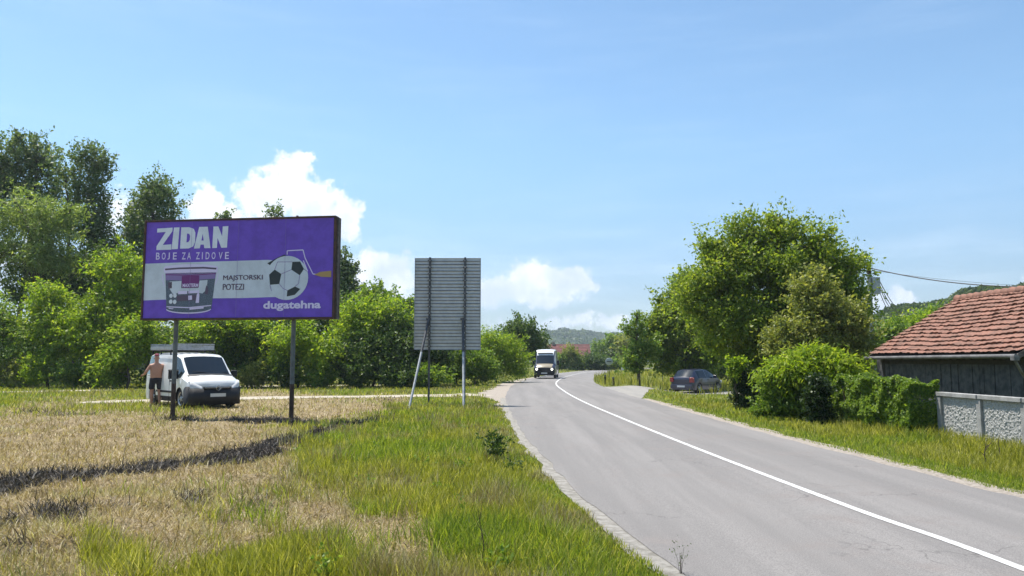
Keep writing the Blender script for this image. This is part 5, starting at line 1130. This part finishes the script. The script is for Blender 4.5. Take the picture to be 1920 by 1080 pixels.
# ------------------------------------------------------------------ single weeds and stalks
L_weed = leaf_mat('weed_leaves', (0.030, 0.060, 0.014), (0.070, 0.120, 0.030), (0.130, 0.180, 0.050), .4, 3)
M_dead = mat('dead_stalk', (.30, .23, .14), .9, var=.4, vscale=20); M_dkst = mat('dark_dead_stalk', (.08, .055, .035), .9)
def weed(x, y, h, rad, n, size, label, m, seed, name='weed', col=None):
    r_ = thing(name, (x, y, float(gzr(x, y))), label, 'weed'); rn = random.Random(seed); st = MB(); blobs = []
    for k_ in range(6):
        a = rn.uniform(0, 6.28); tip = Vector((math.cos(a) * rad * rn.uniform(.3, 1), math.sin(a) * rad * rn.uniform(.3, 1), h * rn.uniform(.55, 1)))
        st.tube([(0, 0, -.05), tip * .5 + Vector((0, 0, h * .1)), tip], [.004 if h > .22 else .0016, .003 if h > .22 else .0014, .002 if h > .22 else .001], 5); blobs.append((tip, (rad * .5, rad * .5, h * .28))); blobs.append((tip * .6, (rad * .4, rad * .4, h * .25)))
    st.build('stem', m if col is None else col, r_)
    if n: link('leaves', leafcloud('leaves', [((b[0].x, b[0].y, b[0].z), b[1]) for b in blobs], n, size, seed, clump=.09, per=8, shell=.2), m, r_)
    return r_
q = gp(930, 868); weed(q.x, q.y, .42, .22, 520, .055, 'dark leafy weed bushing out of the verge grass near the road', L_weed, 401)
q = gp(968, 888); weed(q.x - .05, q.y, .16, .14, 160, .04, 'low dark weed creeping from the leafy one to the road edge', L_weed, 405)
q = gp(1276, 1078); weed(q.x, q.y, .21, .055, 90, .014, 'tiny weed growing through the road edge at the bottom', L_weed, 407, col=M_dkst)
def stalk(u_, v_, h, lean, label, seed, m=M_dead, r=.006, fork=True):
    q = gp(u_, v_); o = MB(); rn = random.Random(seed); p = [Vector((0, 0, -.03))]
    for k_ in range(6): p.append(p[-1] + Vector((lean * h / 6 + rn.uniform(-.02, .02), rn.uniform(-.02, .02), h / 6)))
    o.tube(p, [r * (1 - .1 * k_) for k_ in range(7)], 6)
    if fork:
        for k_ in (3, 4, 5): o.tube([p[k_], p[k_] + Vector((rn.uniform(-.14, .14), rn.uniform(-.05, .05), rn.uniform(.05, .14)))], [r * .6, r * .3], 5)
    ob = o.build('dry_stalk', m); ob.location = (q.x, q.y, float(gzr(q.x, q.y))); tag(ob, label, 'stalk', 'dry stalks standing in the grass')
stalk(228, 878, .55, .12, 'single dry stalk standing in the mown field left of the dark strip', 1)
stalk(280, 800, .7, .35, 'forked pale dry branch leaning at the foot of the left pole', 2, r=.012)
stalk(300, 798, .5, -.5, 'second pale dry branch crossing near the left pole foot', 3, r=.01)
stalk(1848, 872, .36, .0, 'thin dark stalk standing before the concrete fence panel', 4, M_dkst, .010)
stalk(1875, 864, .45, .02, 'taller dark stalk right before the fence post', 5, M_dkst, .008, False)
stalk(400, 1008, .35, .5, 'short dry twig poking from the brown patch in the foreground', 6, M_dead)
stalk(905, 1070, .5, .03, 'upright brown stem in the foreground verge grass', 7, M_dkst, .005)
rw = np.random.default_rng(88); bl_ = []
while len(bl_) < 70:
    q = Vector((rw.uniform(-4.5, 1.3), rw.uniform(5.5, 24), 0))
    if q.x < float(xl(q.y)) - .35 and float(cover(np.array([q.x]), np.array([q.y]))[0][0]) > .45:
        r_ = rw.uniform(.04, .11); bl_.append(((q.x, q.y, float(gzr(q.x, q.y)) + r_ * .8), (r_ * 1.3, r_ * 1.3, r_)))
tag(link('broad_leaved_weeds', leafcloud('broad_leaved_weeds', bl_, 2600, .038, 501, clump=.07, per=9, shell=.3, boughs=0, aspect=.6), L_mid), 'low broad leaved weeds scattered through the green verge', 'weeds', kind='stuff')
# ------------------------------------------------------------------ air
HB = 1500
hz = MB().box(-1400, 1400, -60, HB, -3.2, 130).build('haze', None); tag(hz, 'thin pale summer air over the whole place', 'haze', kind='stuff')
m = bpy.data.materials.new('thin_air'); m.use_nodes = True; t = NT(m.node_tree); t.n.clear()
pv = t.new('ShaderNodeVolumePrincipled'); pv.inputs['Color'].default_value = (.78, .88, 1, 1); pv.inputs['Density'].default_value = .0003; pv.inputs['Anisotropy'].default_value = .2
t.l.new(pv.outputs[0], t.new('ShaderNodeOutputMaterial').inputs['Volume']); hz.data.materials.append(m)
